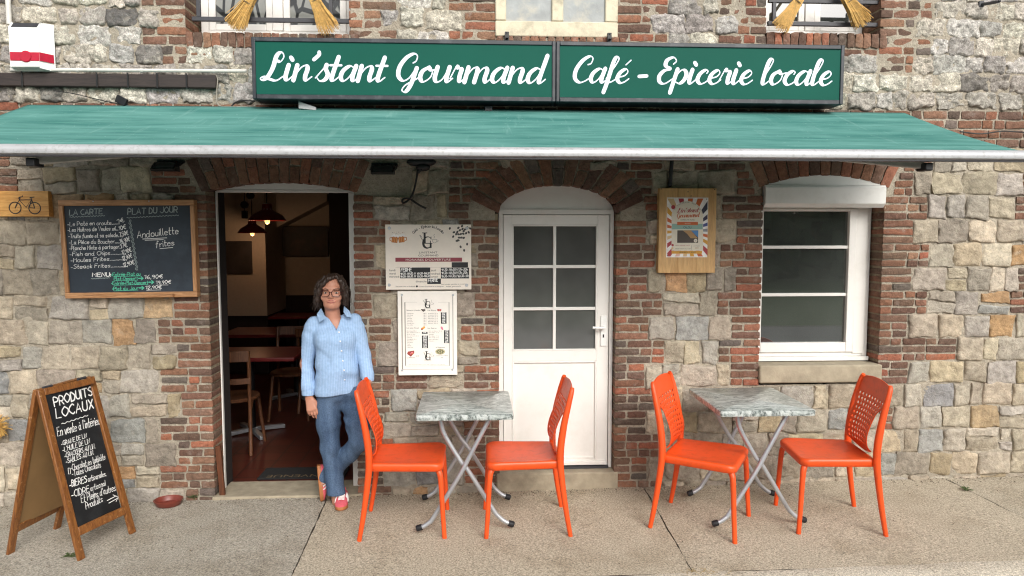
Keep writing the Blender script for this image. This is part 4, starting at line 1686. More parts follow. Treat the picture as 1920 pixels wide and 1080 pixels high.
def build_boards():
    # ---- bicycle sign
    q = lambda x, y, Y=-.052: P(x, y, Y)
    t = thing('bicycle_sign', 'narrow pine board with a bicycle outline, at the left edge of the wall', 'sign', (q(40, 380).x, 0, q(40, 405).z))
    m = M()
    m.box(q(-70, 380).x, q(91, 380).x, -.052, .0, q(40, 406).z, q(40, 358).z)
    m.build('board', 'pineh', t, bevel=.003)
    m = M()
    Y = -.0532
    c = lambda cx, cy: P(cx/3.6, 280+cy/3.6, Y)
    for cx, cy in ((102, 395), (234, 397)):
        o = c(cx, cy)
        r = 37/3.6/275
        m.ribbon([o+Vector((math.cos(a*math.pi/16)*r, 0, math.sin(a*math.pi/16)*r)) for a in range(33)], .0062, NF)
    for st in ([(102, 395), (130, 342), (176, 392), (212, 340), (130, 342)], [(234, 397), (210, 330), (200, 326), (230, 322)], [(212, 340), (198, 392), (234, 397)],
               [(130, 345), (136, 322), (150, 320), (152, 314)], [(136, 322), (124, 330)], [(102, 395), (118, 360)]):
        pts = [c(*p) for p in st]
        m.ribbon(pts, .0062, NF)
    m.build('bicycle_outline', 'ink', t, smooth=0)

    # ---- menu chalkboard
    c4 = [(108, 375), (363, 374), (370, 557), (122, 560)]
    Y = -.065
    TL, TR, BRr, BL = quadpts(c4, Y)
    t = thing('chalkboard', 'menu chalkboard in a pine frame with La Carte and Plat du Jour', 'chalkboard', ((BL.x+BRr.x)/2, 0, BL.z))
    def lerp2(u, v, y=None):
        p = TL.lerp(TR, u).lerp(BL.lerp(BRr, u), v)
        if y is not None:
            p = Vector((p.x, y, p.z))
        return p
    def qd(m, u0, u1, v0, v1, y0, y1, mi=0):
        ps = [lerp2(u, v) for u, v in ((u0, v1), (u1, v1), (u1, v0), (u0, v0))]
        m.prism([(p.x, p.z) for p in ps], y0, y1, mi)
    bu, bv = .032, .058
    m = M()
    qd(m, 0, 1, 0, bv, Y, -.005, 0)
    qd(m, 0, 1, 1-bv, 1, Y, -.005, 0)
    qd(m, 0, bu, bv+.0008, 1-bv-.0008, Y+.0005, -.005, 1)
    qd(m, 1-bu, 1, bv+.0008, 1-bv-.0008, Y+.0005, -.005, 1)
    m.build('frame', ['frame', 'framev'], t, bevel=.004)
    m = M()
    qd(m, .15, .83, .965, .995, Y-.035, Y-.001)
    m.build('chalk_ledge', 'frame', t, bevel=.003)
    for u in (.26, .67):
        p = lerp2(u, .015, Y-.001)
        m = M()
        m.tube([p, p+NF*.003], .004, 8)
        m.build('screw', 'silver', t)
    m = M()
    qd(m, bu-.004, 1-bu+.004, bv-.006, 1-bv+.006, Y+.016, Y+.025)
    m.build('slate', 'slate', t, smooth=0)
    Yc = Y+.0155
    c = lambda x, y: P(110+x/5.4, 365+y/5.4, Yc)
    m = M()
    W = .0031
    k = 1/5.4/278
    def hw(txt, a, b, cap, mi=0, w=W):
        handwrite(m, txt, c(*a), c(*b), cap*k, w, NF, mi)
    hw('LA CARTE', (108, 208), (440, 195), 52, 1, .006)
    wavy(m, c(110, 228), c(465, 212), .003, 12, .004, NF, 1)
    hw('PLAT DU JOUR', (700, 200), (1200, 178), 58, 1, .006)
    wavy(m, c(690, 235), c(1215, 208), .003, 16, .004, NF, 1)
    for txt, a, b, pr, pa, pb in (("-Le Pat\u00e9 en croute........", (90, 318), (600, 300), '7\u20ac', (605, 302), (665, 272)),
                                  ("-Les Huitres de Veules x6...", (92, 378), (600, 360), '10\u20ac', (612, 362), (682, 343)),
                                  ("-Truite fum\u00e9e et sa salade..", (98, 440), (610, 428), '7,50\u20ac', (620, 427), (705, 405)),
                                  ("-La Pi\u00e8ce du Boucher.......", (105, 503), (620, 490), '14,90\u20ac', (625, 495), (722, 468)),
                                  ("-Planche Mixte \u00e0 partager..", (108, 562), (625, 545), '17\u20ac', (630, 547), (695, 527)),
                                  ("-Fish and Chips............", (113, 622), (640, 605), '12,90\u20ac', (645, 607), (738, 577)),
                                  ("-Moules Frites.............", (122, 685), (645, 662), '12,90\u20ac', (650, 667), (745, 637)),
                                  ("-Steack Frites.............", (125, 750), (655, 732), '12,90\u20ac', (660, 735), (765, 700))):
        hw(txt, a, b, 40)
        hw(pr, pa, pb, 42, 0, .0036)
    for dx in (0, 14):
        wavy(m, c(712+dx, 255), c(786+dx, 765), .0045, 11, .004, NF, 1)
    hw('Andouillette', (795, 440), (1210, 395), 66, 0, .004)
    hw('frites', (985, 535), (1170, 510), 60, 0, .004)
    for a, b in (((850, 449), (1095, 437)), ((875, 461), (1060, 455)), ((1025, 547), (1155, 535))):
        m.ribbon([c(*a), c(*b)], .004, NF)
    hw('MENU:', (340, 830), (525, 828), 38, 0, .0065)
    wavy(m, c(330, 852), c(515, 842), .0025, 12, .004, NF, 1)
    hw('*Entr\u00e9e-Plat ou', (535, 826), (825, 818), 34, 2)
    hw('Plat-Dessert', (560, 866), (800, 858), 30, 2)
    hw('*Entr\u00e9e-Plat-Dessert', (535, 912), (905, 904), 32, 2)
    hw('*Plat du Jour', (545, 970), (805, 960), 34, 2)
    for a in ((832, 847), (938, 886), (840, 944)):
        o = c(*a)
        m.ribbon([o+Vector((-.016, 0, 0)), o+Vector((.012, 0, 0))], .007, NF, 2)
        m.ribbon([o+Vector((.002, -.0003, .011)), o+Vector((.016, -.0003, 0)), o+Vector((.002, -.0003, -.011))], .006, NF, 2)
    hw('16,90\u20ac', (870, 852), (1052, 845), 38, 0, .0036)
    hw('19,90\u20ac', (985, 905), (1135, 898), 34, 0, .0036)
    hw('12,90\u20ac', (882, 957), (1040, 950), 34, 0, .0036)
    for a, b in (((560, 830), (825, 822)), ((560, 872), (800, 866)), ((560, 918), (905, 908)), ((560, 975), (805, 966)), ((1000, 915), (1110, 914)), ((890, 968), (1035, 964))):
        m.ribbon([c(*a), c(*b)], .0028, NF, 2 if a[0] < 700 else 0)
    m.build('chalk_writing', ['chalk', 'chalkgrey', 'chalkgreen'], t, smooth=0)


def logo(m, c, k, nrm=NF, mi=0, mg=1):
    """L over G with a cup and a spray, drawn about c; k metres per unit"""
    V = lambda x, y, z=0: c+Vector((x*k, -z, y*k))
    def quad(x0, x1, y0, y1, z=0):
        m.add([V(x0, y0, z), V(x1, y0, z), V(x1, y1, z), V(x0, y1, z)], [(0, 1, 2, 3)], mi)
    quad(-2.6, -1.0, -2.2, 6.2)
    quad(-3.8, .2, 6.0, 6.6, .0001)
    quad(-3.2, 3.0, -2.2, -1.6, .0001)
    quad(2.4, 3.0, -1.6, .2, .0002)
    pts = [(3.2, 1.6), (2.4, 2.7), (.6, 3.2), (-1.6, 2.2), (-2.9, -1), (-2.4, -4), (-.4, -5.6), (1.8, -5.2), (3.0, -3.6), (3.0, -2.2)]
    cr = crom([V(x, y, .0003) for x, y in pts], 6)
    n = len(cr)
    m.ribbon(cr, [(.5+1.3*math.exp(-((i/n-.5)/.2)**2))*k for i in range(n)], nrm, mi)
    quad(2.2, 3.6, -5.6, -2.0, .0005)
    quad(1.4, 4.3, -2.1, -1.6, .0006)
    quad(3.0, 3.5, 1.0, 3.4, .0006)
    for st in ([(4.4, 1.2), (4.6, -.8), (6, -1.6), (7.6, -.6), (7.8, 1.2)], [(4.4, 1.2), (7.8, 1.2)], [(7.8, .6), (8.8, .6), (8.6, -.6), (7.4, -.8)], [(5.4, 2.2), (6, 3.2), (5.4, 4.2), (6.1, 5.4)], [(-3, -.5), (-4.4, 2), (-5.4, 4.4)]):
        m.ribbon(crom([V(x, y, .0002) for x, y in st], 4), .28*k, nrm, mg)
    for i in range(4):
        for sgn in (-1, 1):
            x, y = -3.6-.5*i, .8+i
            m.ribbon([V(x, y, .0002), V(x+sgn*.55-.2, y+.8, .0002)], .4*k, nrm, mg)


def build_printed_boards():
    # ---- opening hours
    Yf = -.05
    q = lambda x, y, z=0: P(715+x/3.6, 410+y/3.6, Yf-.0008-z)
    a, b = q(25, 39), q(608, 478)
    t = thing('opening_hours_board', 'cream opening hours board with two black slate strips, beside the open doorway', 'sign board', ((a.x+b.x)/2, 0, b.z))
    m = M()
    m.box(a.x, b.x, Yf, -.002, b.z, a.z)
    m.build('board', 'paper', t, bevel=.002)
    m = M()                                    # print: 0 ink 1 grey 2 wine 3 cream 4 slate 5 chalk 6 amber 7 foam
    k = 1/3.6/272
    ctr = q(317, 168)
    cx, cz, R = ctr.x, ctr.z-(.02), 112*k
    txt = 'Caf\u00e9 - Epicerie Locale'
    a0 = q(317, 130)
    R = 104*k
    n = len(txt)
    for i, ch in enumerate(txt):
        th = math.radians(66-132*(i+.5)/n)
        o = Vector((a0.x-R*math.sin(th)*.98, a0.y, a0.z-.0+R*math.cos(th)*.66))
        ex = Vector((math.cos(th*.75), 0, math.sin(th*.75)))
        if ch != ' ':
            w = {'i': .35, 'l': .3, 'r': .55, 'f': .5, '-': .6}.get(ch, 1)*.0165
            printed(m, ch, o-ex*w/2, o+ex*w/2, .019, NF, 0)
    logo(m, q(308, 150), 8.4*k)
    printed(m, "LIN'STANT", q(255, 235), q(378, 234), 13*k, NF, 0)
    printed(m, 'GOURMAND', q(250, 255), q(385, 254), 13*k, NF, 0)
    def rect(x0, x1, y0, y1, mi, z=0):
        A, B = q(x0, y1, z), q(x1, y0, z)
        m.face([(A.x, A.z), (B.x, A.z), (B.x, B.z), (A.x, B.z)], A.y, mi)
    rect(95, 545, 263, 291, 2)
    printed(m, "HORAIRES D'OUVERTURE", q(165, 284, .001), q(468, 283, .001), 14*k, NF, 3)
    rect(95, 475, 327, 329, 1)
    for r in ((475, 585, 294, 329.5), (127, 330, 330, 403), (402, 592, 330.5, 404), (310, 402, 404.5, 441)):
        rect(*r, 4, .0006)
    for s, x, y, x2 in (('lundi', 55, 355, 95), ('mardi', 55, 377, 98), ('mercredi', 55, 398, 121), ('jeudi', 335, 355, 368), ('vendredi', 332, 378, 396), ('samedi', 333, 398, 382), ('dimanche', 233, 430, 305)):
        printed(m, s, q(x, y, .0008), q(x2, y, .0008), 14*k, NF, 0)
    for s, x, y, x2, h, w in (('FERM\u00c9', 132, 358, 203, 22, .004), ('9h30-14h30 // 16h30-19h30', 130, 379, 326, 14, .0024), ('9h30-14h30 // 16h30-19h30', 130, 398, 326, 14, .0024),
                        ('9h30-14h30//17h-20h', 406, 353, 582, 16, .0024), ('9h30-14h30//17h-20h', 406, 375, 580, 16, .0024), ('9h30-14h30//16h30-18h', 406, 397, 590, 16, .0024), ('FERM\u00c9', 316, 428, 380, 22, .004)):
        handwrite(m, s, q(x, y, .001), q(x2, y-3, .001), h*k, w, NF, 5)
    printed(m, 'Retrouvez nous sur facebook', q(98, 461), q(228, 460), 8*k, NF, 0)
    fb = q(240, 457)
    m.disc(fb.x, fb.z, 7*k, fb.y, 0)
    printed(m, 'Lin stant Gourmand et sur Instagram', q(253, 461), q(420, 460), 8*k, NF, 0)
    printed(m, 'linstant_gourmand76', q(438, 461), q(537, 460), 8*k, NF, 0)
    printed(m, 'Pour soir\u00e9es sp\u00e9ciales et concerts', q(405, 447), q(570, 444), 8*k, NF, 0)
    for bx, by, r in ((92, 138, -.12), (136, 136, .12)):                # two beer mugs
        o = q(bx, by)
        ca, sa = math.cos(r), math.sin(r)
        R2 = lambda x, y: (o.x+(x*ca-y*sa)*k, o.z+(x*sa+y*ca)*k)
        m.face([R2(-20, -24), R2(18, -24), R2(20, 18), R2(-22, 18)], o.y, 6)
        for i in range(3):
            m.face([R2(-15+12*i, -20), R2(-11+12*i, -20), R2(-10+12*i, 12), R2(-15+12*i, 12)], o.y-.0004, 8)
        sg = -1 if bx < 110 else 1
        m.ribbon([Vector((R2(sg*21, 8)[0], o.y-.0002, R2(sg*21, 8)[1])), Vector((R2(sg*34, 4)[0], o.y-.0002, R2(sg*34, 4)[1])), Vector((R2(sg*32, -12)[0], o.y-.0002, R2(sg*32, -12)[1])), Vector((R2(sg*21, -16)[0], o.y-.0002, R2(sg*21, -16)[1]))], 5*k, NF, 6)
        for i in range(5):
            p = R2(-18+9*i, 20+4*(i % 2))
            m.disc(p[0], p[1], 8*k, o.y-.0006-.00003*i, 7, 10)
    for i in range(12):
        p = q(70+random.random()*90, 88+random.random()*16)
        m.disc(p.x, p.z, 1.8*k, p.y-.0002, 6 if i % 2 else 0, 6)
    for i, (bx, by) in enumerate(((462, 66), (485, 121), (490, 92), (520, 62), (545, 50), (513, 90), (530, 78), (548, 70), (556, 84), (566, 72), (582, 60), (520, 105), (536, 104), (553, 102), (510, 150), (520, 146), (540, 128), (556, 130), (535, 190), (579, 172), (559, 214), (600, 66), (590, 92), (572, 98), (505, 104), (525, 128))):
        o = q(bx, by)
        r = random.uniform(0, 3)
        m.disc(o.x, o.z, 9.5*k, o.y-.0001*i*.1, 0, 12, 6.5*k, r)
        m.ribbon([Vector((o.x-math.cos(r)*8*k, o.y-.0006, o.z-math.sin(r)*8*k)), Vector((o.x+math.cos(r)*8*k, o.y-.0006, o.z+math.sin(r)*8*k))], 1.3*k, NF, 1)
    m.build('print', ['ink', 'inkgrey', 'wine', 'paper', 'slate2', 'chalk', 'beer', 'white', flat('d8934a')], t, smooth=0)
    for x, y in ((53, 64), (577, 64), (53, 448), (576, 449)):
        o = q(x, y)
        m = M()
        m.lathe([(.0005, .004), (9*k, .004), (11*k, 0)], (o.x, Yf, o.z), 12, 0, Matrix.Rotation(math.pi/2, 4, 'X'))
        m.build('screw', 'silver', t)

    # ---- drinks menu
    q = lambda x, y, z=0: P(740+x/6.752, 545+y/6.752, Yf-.0008-z)
    a, b = q(35, 7), q(792, 1066)
    t = thing('drinks_menu_board', 'white upright printed drinks menu below the opening hours board', 'sign board', ((a.x+b.x)/2, 0, b.z))
    m = M()
    m.box(a.x, b.x, Yf, -.002, b.z, a.z)
    m.build('board', 'paper2', t, bevel=.002)
    m = M()
    k = 1/6.752/272
    def rect(x0, x1, y0, y1, mi, z=0):
        A, B = q(x0, y1, z), q(x1, y0, z)
        m.face([(A.x, A.z), (B.x, A.z), (B.x, B.z), (A.x, B.z)], A.y, mi)
    for r in ((92, 740, 68, 71), (92, 740, 994, 997), (92, 95, 71.5, 993.5), (737, 740, 71.5, 993.5), (132, 285, 144, 147), (550, 692, 144, 147), (132, 135, 147.5, 950), (689, 692, 147.5, 950), (132, 692, 951, 954)):
        rect(*r, 1)
    logo(m, q(415, 165), 9*k)
    logo(m, q(420, 825), 9*k)
    for y in (215, 875):
        printed(m, "LIN'STANT", q(378, y), q(460, y), 7*k, NF, 1)
        printed(m, 'GOURMAND', q(375, y+12), q(463, y+12), 7*k, NF, 1)
    for s, x, y, x2 in (('Boissons chaudes', 152, 256, 326), ('Les Bi\u00e8res', 418, 256, 524), ('Les sans Alcool', 152, 480, 305), ('Les Ap\u00e9ros', 418, 482, 530), ('La Plancha', 155, 855, 258), ('le Week-end', 520, 725, 635)):
        printed(m, s, q(x, y), q(x2, y), 17*k, NF, 0)
    L1 = ['Caf\u00e9 expresso', 'Caf\u00e9 allong\u00e9', 'Noisette', 'Caf\u00e9 cr\u00e8me', 'Cappuccino', 'Th\u00e9 infusion', 'Chocolat chaud', 'Irish coffee']
    for i, s in enumerate(L1):
        y = 294+i*20.8
        printed(m, s, q(155, y), q(155+len(s)*6.4, y), 11*k, NF, 0)
        printed(m, '1,80 \u20ac', q(364, y), q(402, y), 10*k, NF, 0)
    for i, s in enumerate(['Pression 25 cl', 'Pression 50 cl', 'Bouteille 33 cl', 'Blanche 33 cl', 'Ambr\u00e9e 33 cl', 'Blonde 33 cl', 'Brune 33 cl']):
        y = 294+i*20.5
        printed(m, s, q(427, y), q(545, y), 11*k, NF, 0)
    for i, s in enumerate(['Eau plate 50 cl', 'Eau p\u00e9tillante 50 cl', 'Sirop \u00e0 l eau', 'Jus de fruits 25 cl', 'Limonade', 'Orangeade 25 cl', 'Soda 33 cl', 'Th\u00e9 glac\u00e9', 'Tonic', 'Diabolo', 'Cidre doux']):
        y = 516+i*20.6
        printed(m, s, q(155, y), q(155+len(s)*8.0, y), 11*k, NF, 0)
    for i, s in enumerate(['Kir vin blanc 12 cl', 'Kir cidre 12 cl', 'Pommeau', 'Vin blanc 12 cl', 'Vin rouge 12 cl', 'Verre de cidre', 'Calvados']):
        y = 516+i*21
        printed(m, s, q(432, y), q(432+len(s)*8.6, y), 11*k, NF, 0)
    for r in ((586, 656, 274, 418), (345, 416, 521, 546), (347, 421, 568, 728), (625, 694, 500, 664)):
        rect(*r, 2, .0004)
        n = max(1, int((r[3]-r[2])/20))
        for i in range(n):
            y = r[2]+18+i*20
            handwrite(m, random.choice(('3,50\u20ac', '4\u20ac', '2,50\u20ac', '5\u20ac')), q(r[0]+14, y, .0007), q(r[1]-16, y-3, .0007), 13*k, .0018, NF, 3)
    printed(m, 'L abus d alcool est dangereux pour la sant\u00e9, \u00e0 consommer avec mod\u00e9ration', q(168, 940), q(638, 940), 9*k, NF, 1)
    printed(m, 'Assiette de 6 hu\u00eetres', q(527, 828), q(672, 826), 11*k, NF, 0)
    printed(m, '8 \u20ac', q(585, 852), q(612, 852), 11*k, NF, 0)
    printed(m, '5\u20ac', q(268, 836), q(310, 834), 16*k, NF, 1)
    def blob(x, y, rx, ry, mi, rot=0, z=0):
        o = q(x, y, z)
        m.disc(o.x, o.z, rx*k, o.y, mi, 14, ry*k, rot)
    for i in range(5):
        blob(345+9*i, 240+8*(i % 3), 11, 8, 4, i, .0001*i)
    blob(552, 244, 13, 18, 5, .2); blob(578, 244, 13, 18, 5, -.2, .0001); blob(552, 228, 12, 6, 7, 0, .0002); blob(578, 228, 12, 6, 7, 0, .0003)
    blob(352, 480, 20, 14, 6, .4); blob(372, 465, 14, 14, 8, 0, .0001); blob(344, 490, 9, 9, 9, 0, .0002)
    blob(597, 472, 13, 20, 10, .4); blob(606, 490, 10, 9, 10, 0, .0001)
    o = q(200, 796)
    m.face([(q(157, 800).x, q(157, 800).z), (q(205, 836).x, q(205, 836).z), (q(248, 790).x, q(248, 790).z), (q(246, 758).x, q(246, 758).z), (q(170, 770).x, q(170, 770).z)], o.y, 9)
    for i in range(9):
        blob(180+random.random()*55, 775+random.random()*36, 10, 7, random.choice((5, 6, 10)), random.random()*3, .0002+.0001*i)
    blob(576, 772, 62, 38, 11)
    for i in range(9):
        a_ = i*math.pi*2/8
        blob(576+36*math.cos(a_)*(i < 8), 772+20*math.sin(a_)*(i < 8), 13, 9, 12, a_, .0002+.0001*i)
    m.build('print', ['ink', 'inkgrey', 'slate2', 'chalk', flat('3c2a22'), flat('b0524a'), flat('dc8a3c'), 'white', flat('e2ad4a'), flat('8e3428'), flat('d27a8e'), flat('b9b08a'), flat('6f7050')], t, smooth=0)
    for x, y in ((91, 53), (738, 56), (95, 1010), (731, 1000)):
        o = q(x, y)
        m = M()
        m.lathe([(.0005, .005), (12*k, .005), (15*k, 0)], (o.x, Yf, o.z), 12, 0, Matrix.Rotation(math.pi/2, 4, 'X'))
        m.build('screw', 'silver', t)

    # ---- concert poster on a pine board
    Yf = -.06
    q = lambda x, y, z=0: P(1225+x/6, 340+y/6, Yf-.001-z)
    a, b = P(1236.5, 352.8, Yf), P(1340.5, 511.5, Yf)
    t = thing('poster_board', 'pine board with a sunburst concert poster, between the glazed door and window', 'notice board', ((a.x+b.x)/2, 0, b.z))
    m = M()
    w = (b.x-a.x)/3
    for i in range(3):
        m.box(a.x+w*i+(.0006 if i else 0), a.x+w*(i+1), Yf+(.0004*i), -.003, b.z, a.z)
    m.build('board', 'pine', t, bevel=.0015)
    m = M()
    def box(x0, x1, y0, y1, z0_, z1_, mi):
        A, B = q(x0, y1, z0_), q(x1, y0, z0_)
        m.face([(A.x, A.z), (B.x, A.z), (B.x, B.z), (A.x, B.z)], A.y, mi)
    A, B = q(143, 855), q(619, 183)
    m.box(A.x, B.x, Yf-.0012, Yf-.0004, A.z, B.z, 0)
    ctr = (383, 560)
    cols = [1, 2, 3, 4, 1, 5, 6, 7, 7, 8, 9, 3, 10, 1, 4, 2, 1, 2, 3, 10, 4, 4, 3, 2, 1]
    X0, X1, Y0, Y1 = 156, 610, 193, 845
    def hit(th):
        dx, dy = math.cos(th), -math.sin(th)
        ts = []
        if dx:
            ts.append(((X1 if dx > 0 else X0)-ctr[0])/dx)
        if dy:
            ts.append(((Y1 if dy > 0 else Y0)-ctr[1])/dy)
        tt = min(v for v in ts if v > 0)
        return ctr[0]+dx*tt, ctr[1]+dy*tt
    N = 22
    pal = [9, 8, 7, 6, 5, 1, 4, 3, 2, 1, 1, 2, 3, 4, 4, 10, 3, 2, 1, 4, 2, 1]
    for i in range(N):
        t0, t1 = 2*math.pi*(i-.28)/N+.05, 2*math.pi*(i+.26)/N+.05
        poly = [ctr, hit(t0), hit((t0+t1)/2), hit(t1)]
        ps = [q(*p, .0006) for p in poly]
        m.face([(p.x, p.z) for p in ps], ps[0].y, pal[i])
    arch = [(205, 780), (560, 780), (560, 400)]+[(382+178*math.cos(math.pi*i/20), 400-178*math.sin(math.pi*i/20)) for i in range(1, 20)]+[(205, 400)]
    ps = [q(*p, .0012) for p in arch]
    m.face([(p.x, p.z) for p in ps], ps[0].y, 11)
    k = 1/6/272
    def pr(s, x, y, x2, cap, mi, z=.0018):
        printed(m, s, q(x, y, z), q(x2, y, z), cap*k, NF, mi)
    script(m, "Lin'stant", q(272, 350, .0018), q(505, 345, .0018), 26*k, NF, 1.7, 4)
    script(m, 'Gourmand', q(262, 408, .0018), q(515, 400, .0018), 26*k, NF, 1.7, 1)
    pr('SOIR\u00c9E LIVE MUSIC', 305, 440, 465, 14, 12)
    box(268, 502, 457, 492, .0026, 0, 1)
    pr('ARTISTE', 352, 481, 418, 12, 11, .0034)
    box(208, 556, 478, 540, .0020, 0, 13)
    pr('CALOU', 338, 530, 428, 25, 12, .0026)
    box(268, 506, 551, 692, .0018, 0, 14)
    sky_ = [q(*p, .0022) for p in ((425, 553), (504, 553), (504, 632), (470, 600))]
    m.face([(p.x, p.z) for p in sky_], sky_[0].y, 15)
    bl = [q(*p, .0022) for p in ((330, 553), (424, 553), (468, 602), (500, 640), (420, 640), (380, 590))]
    m.face([(p.x, p.z) for p in bl], bl[0].y, 16)
    o = q(475, 667, .0028)
    m.disc(o.x, o.z, 21*k, o.y, 11)
    pr('\u20ac', 468, 675, 482, 14, 12, .0034)
    pr('MENU UNIQUE 19,90 \u20ac', 248, 725, 410, 10, 4)
    pr('R\u00c9SERVATION AU CAF\u00c9', 248, 763, 420, 9, 12)
    pr('\u00c0 PARTIR DE', 452, 732, 520, 9, 12)
    pr('20H', 468, 757, 512, 16, 16)
    box(428, 431, 720, 770, .0018, 0, 12)
    o = q(217, 718, .0018)
    m.disc(o.x, o.z, 16*k, o.y, 4, 5)
    o = q(214, 752, .0018)
    m.disc(o.x, o.z, 13*k, o.y, 3, 9)
    o = q(224, 290, .0014)
    m.disc(o.x, o.z, 25*k, o.y, 4, 7)
    box(205, 548, 783, 814, .0020, 0, 2)
    pr('VENDREDI 17 AO\u00dbT', 288, 805, 480, 15, 12, .0026)
    txt = 'LA CHAPELLE SUR DUN'
    for i, ch in enumerate(txt):
        th = math.radians(152-124*(i+.5)/len(txt))
        o = q(382+160*math.cos(th), 402-160*math.sin(th), .0018)
        if ch != ' ':
            ex = Vector((math.sin(th), 0, -math.cos(th)))
            printed(m, ch, o-ex*.0032, o+ex*.0032, .0085, NF, 12)
    m.build('poster', ['white', flat('c8622c'), flat('d39a32'), flat('d9b98c'), flat('a8343a'), flat('c4652e'), flat('2c2c40'), flat('3a3550'), flat('45508a'), flat('8a8a92'), flat('e0b8a6'),
                       flat('e2dac8'), 'ink', flat('8fb3a6'), flat('4a4038'), flat('4f86c0'), flat('b08a5a')], t, smooth=0)
    for x, y in ((390, 118), (690, 92), (90, 85), (160, 832), (600, 200), (425, 165)):
        o = q(x, y)
        m = M()
        m.ell((o.x, o.y, o.z), (.004, .002, .004), 8)
        m.build('nail', 'iron', t)


build_signs()
build_awning()
build_alarm()
build_floodlights()
build_brooms()
build_boards()
build_printed_boards()


# ================================================================== THINGS ON THE PAVEMENT
def ground_pt(px, py):
    return on_plane(px, py, Vector((0, 0, 0)), Vector((-.011, 0, 1)))


def build_aframe():
    A = ground_pt(150, 1052)      # near foot, front panel
    B = ground_pt(256, 997)
    C2 = ground_pt(10, 1041)
    D2 = ground_pt(109, 988)
    e = ((B-A)+(D2-C2)).normalized()
    e.z = 0
    e.normalize()
    W = (B-A).length
    n_out = Vector((e.y, -e.x, 0))            # horizontal, towards the side the written face looks
    mid = (A+C2)/2
    # apex height from the photo: pixel of the near top corner
    top = on_plane(66, 731, mid, n_out)
    h = top.z-gz(top.x)
    T1 = Vector((mid.x, mid.y, gz(mid.x)+h))+n_out*.02
    T1 = top+n_out*.018
    T2 = T1+e*W
    S1 = T1-n_out*.036
    S2 = S1+e*W
    t = thing('a_frame_board', 'wooden A-frame chalkboard reading Produits Locaux, standing on the pavement', 'A-board', ((A+B+C2+D2)/4))
    nf = (T1-A).cross(e).normalized()
    if nf.dot(n_out) < 0:
        nf = -nf
    nb = (T1-C2).cross(e).normalized()
    if nb.dot(n_out) > 0:
        nb = -nb
    w, th = .042, .022
    def panel(F1, F2, U1_, U2_, nrm, name):
        up = (U1_-F1).normalized()
        hh = (U1_-F1).length
        m = M()
        o = nrm*(-th/2)
        ei = e*(w/2)
        m.bar(F1+ei+o, U1_+ei+o, w, th, up=nrm)
        m.bar(F2-ei+o, U2_-ei+o, w, th, up=nrm)
        for a_, hw_ in ((hh-.02, .04), (.155, .05)):
            m.bar(F1+e*w+up*a_+o*.98, F2-e*w+up*a_+o*.98, hw_, th*.97, up=nrm)
        return m, up, hh
    m, up, hh = panel(A, B, T1, T2, nf, 'f')
    m.build('front_frame', 'aframe', t, bevel=.004)
    m, up2, hh2 = panel(C2, D2, S1, S2, nb, 'b')
    m.build('rear_frame', 'aframe', t, bevel=.004)
    def board(F1, U, nrm, h0, h1, mat, name):
        m = M()
        c = [F1+e*(w-.004)+U*h0, F1+e*(W-w+.004)+U*h0, F1+e*(W-w+.004)+U*h1, F1+e*(w-.004)+U*h1]
        f, b = nrm*(-.007), nrm*(-.014)
        m.add([p+f for p in c]+[p+b for p in c], [(0, 1, 2, 3), (7, 6, 5, 4), (0, 4, 5, 1), (1, 5, 6, 2), (2, 6, 7, 3), (3, 7, 4, 0)])
        return m.build(name, mat, t, smooth=0)
    board(A, up, nf, .17, hh-.035, 'slate2', 'slate')
    board(C2, up2, nb, .17, hh2-.035, 'hardboard', 'back_board')
    for f in (.2, .8):
        p = T1+e*(W*f)-n_out*.018
        m = M()
        m.tube([p-e*.03, p+e*.03], .008, 8)
        m.build('hinge', 'iron', t)
    # writing, laid on the slate's own plane
    p0 = A-nf*.0068
    c = lambda x, y: on_plane(x/2.0769, 560+y/2.0769, p0, nf)
    m = M()
    k = 1/2.0769/300
    def hw(s, a, b, cap, wd=.0042):
        handwrite(m, s, c(*a), c(*b), cap*k*.92, wd*.8, nf, 0)
    hw('PRODUITS', (212, 419), (360, 376), 35, .010)
    hw('LOCAUX', (220, 467), (364, 426), 37, .010)
    wavy(m, c(240, 488), c(343, 454), .003, 6, .004, nf)
    hw("En vente \u00e0 l'int\u00e9rieur", (225, 536), (397, 486), 34, .0055)
    hw('-GRAINE DE LIN', (240, 573), (338, 540), 17, .0045)
    hw("-L'HUILE DE LIN", (245, 598), (350, 562), 18, .0045)
    hw('-CRACKERS AU LIN.', (252, 621), (370, 582), 18, .0045)
    hw('-SABL\u00c9S AU LIN.', (258, 643), (365, 606), 18, .0045)
    hw('-Chocolat en tablette', (276, 672), (410, 626), 24, .0042)
    hw('-Tuiles Chocolats', (282, 693), (393, 655), 24, .0042)
    hw('-BIERES', (272, 736), (338, 714), 25, .006)
    hw('artisanales.', (343, 713), (413, 690), 22, .0042)
    hw('-CIDRE', (280, 776), (348, 752), 25, .006)
    hw('artisanal', (353, 750), (412, 727), 22, .0042)
    hw("Et Pleins d'autres", (317, 795), (450, 746), 28, .0045)
    hw('Produits', (335, 819), (400, 791), 26, .0045)
    for s in (((418, 786), (452, 768)), ((424, 796), (456, 778))):
        m.ribbon([c(*s[0]), c(*s[1])], .0045, nf)
    m.ribbon([c(440, 764), c(460, 773), c(452, 790)], .0045, nf)
    m.ribbon([c(265, 660), c(273, 660), c(275, 682), c(267, 683), c(265, 660)], .004, nf)
    m.build('chalk_writing', ['chalk'], t, smooth=0)


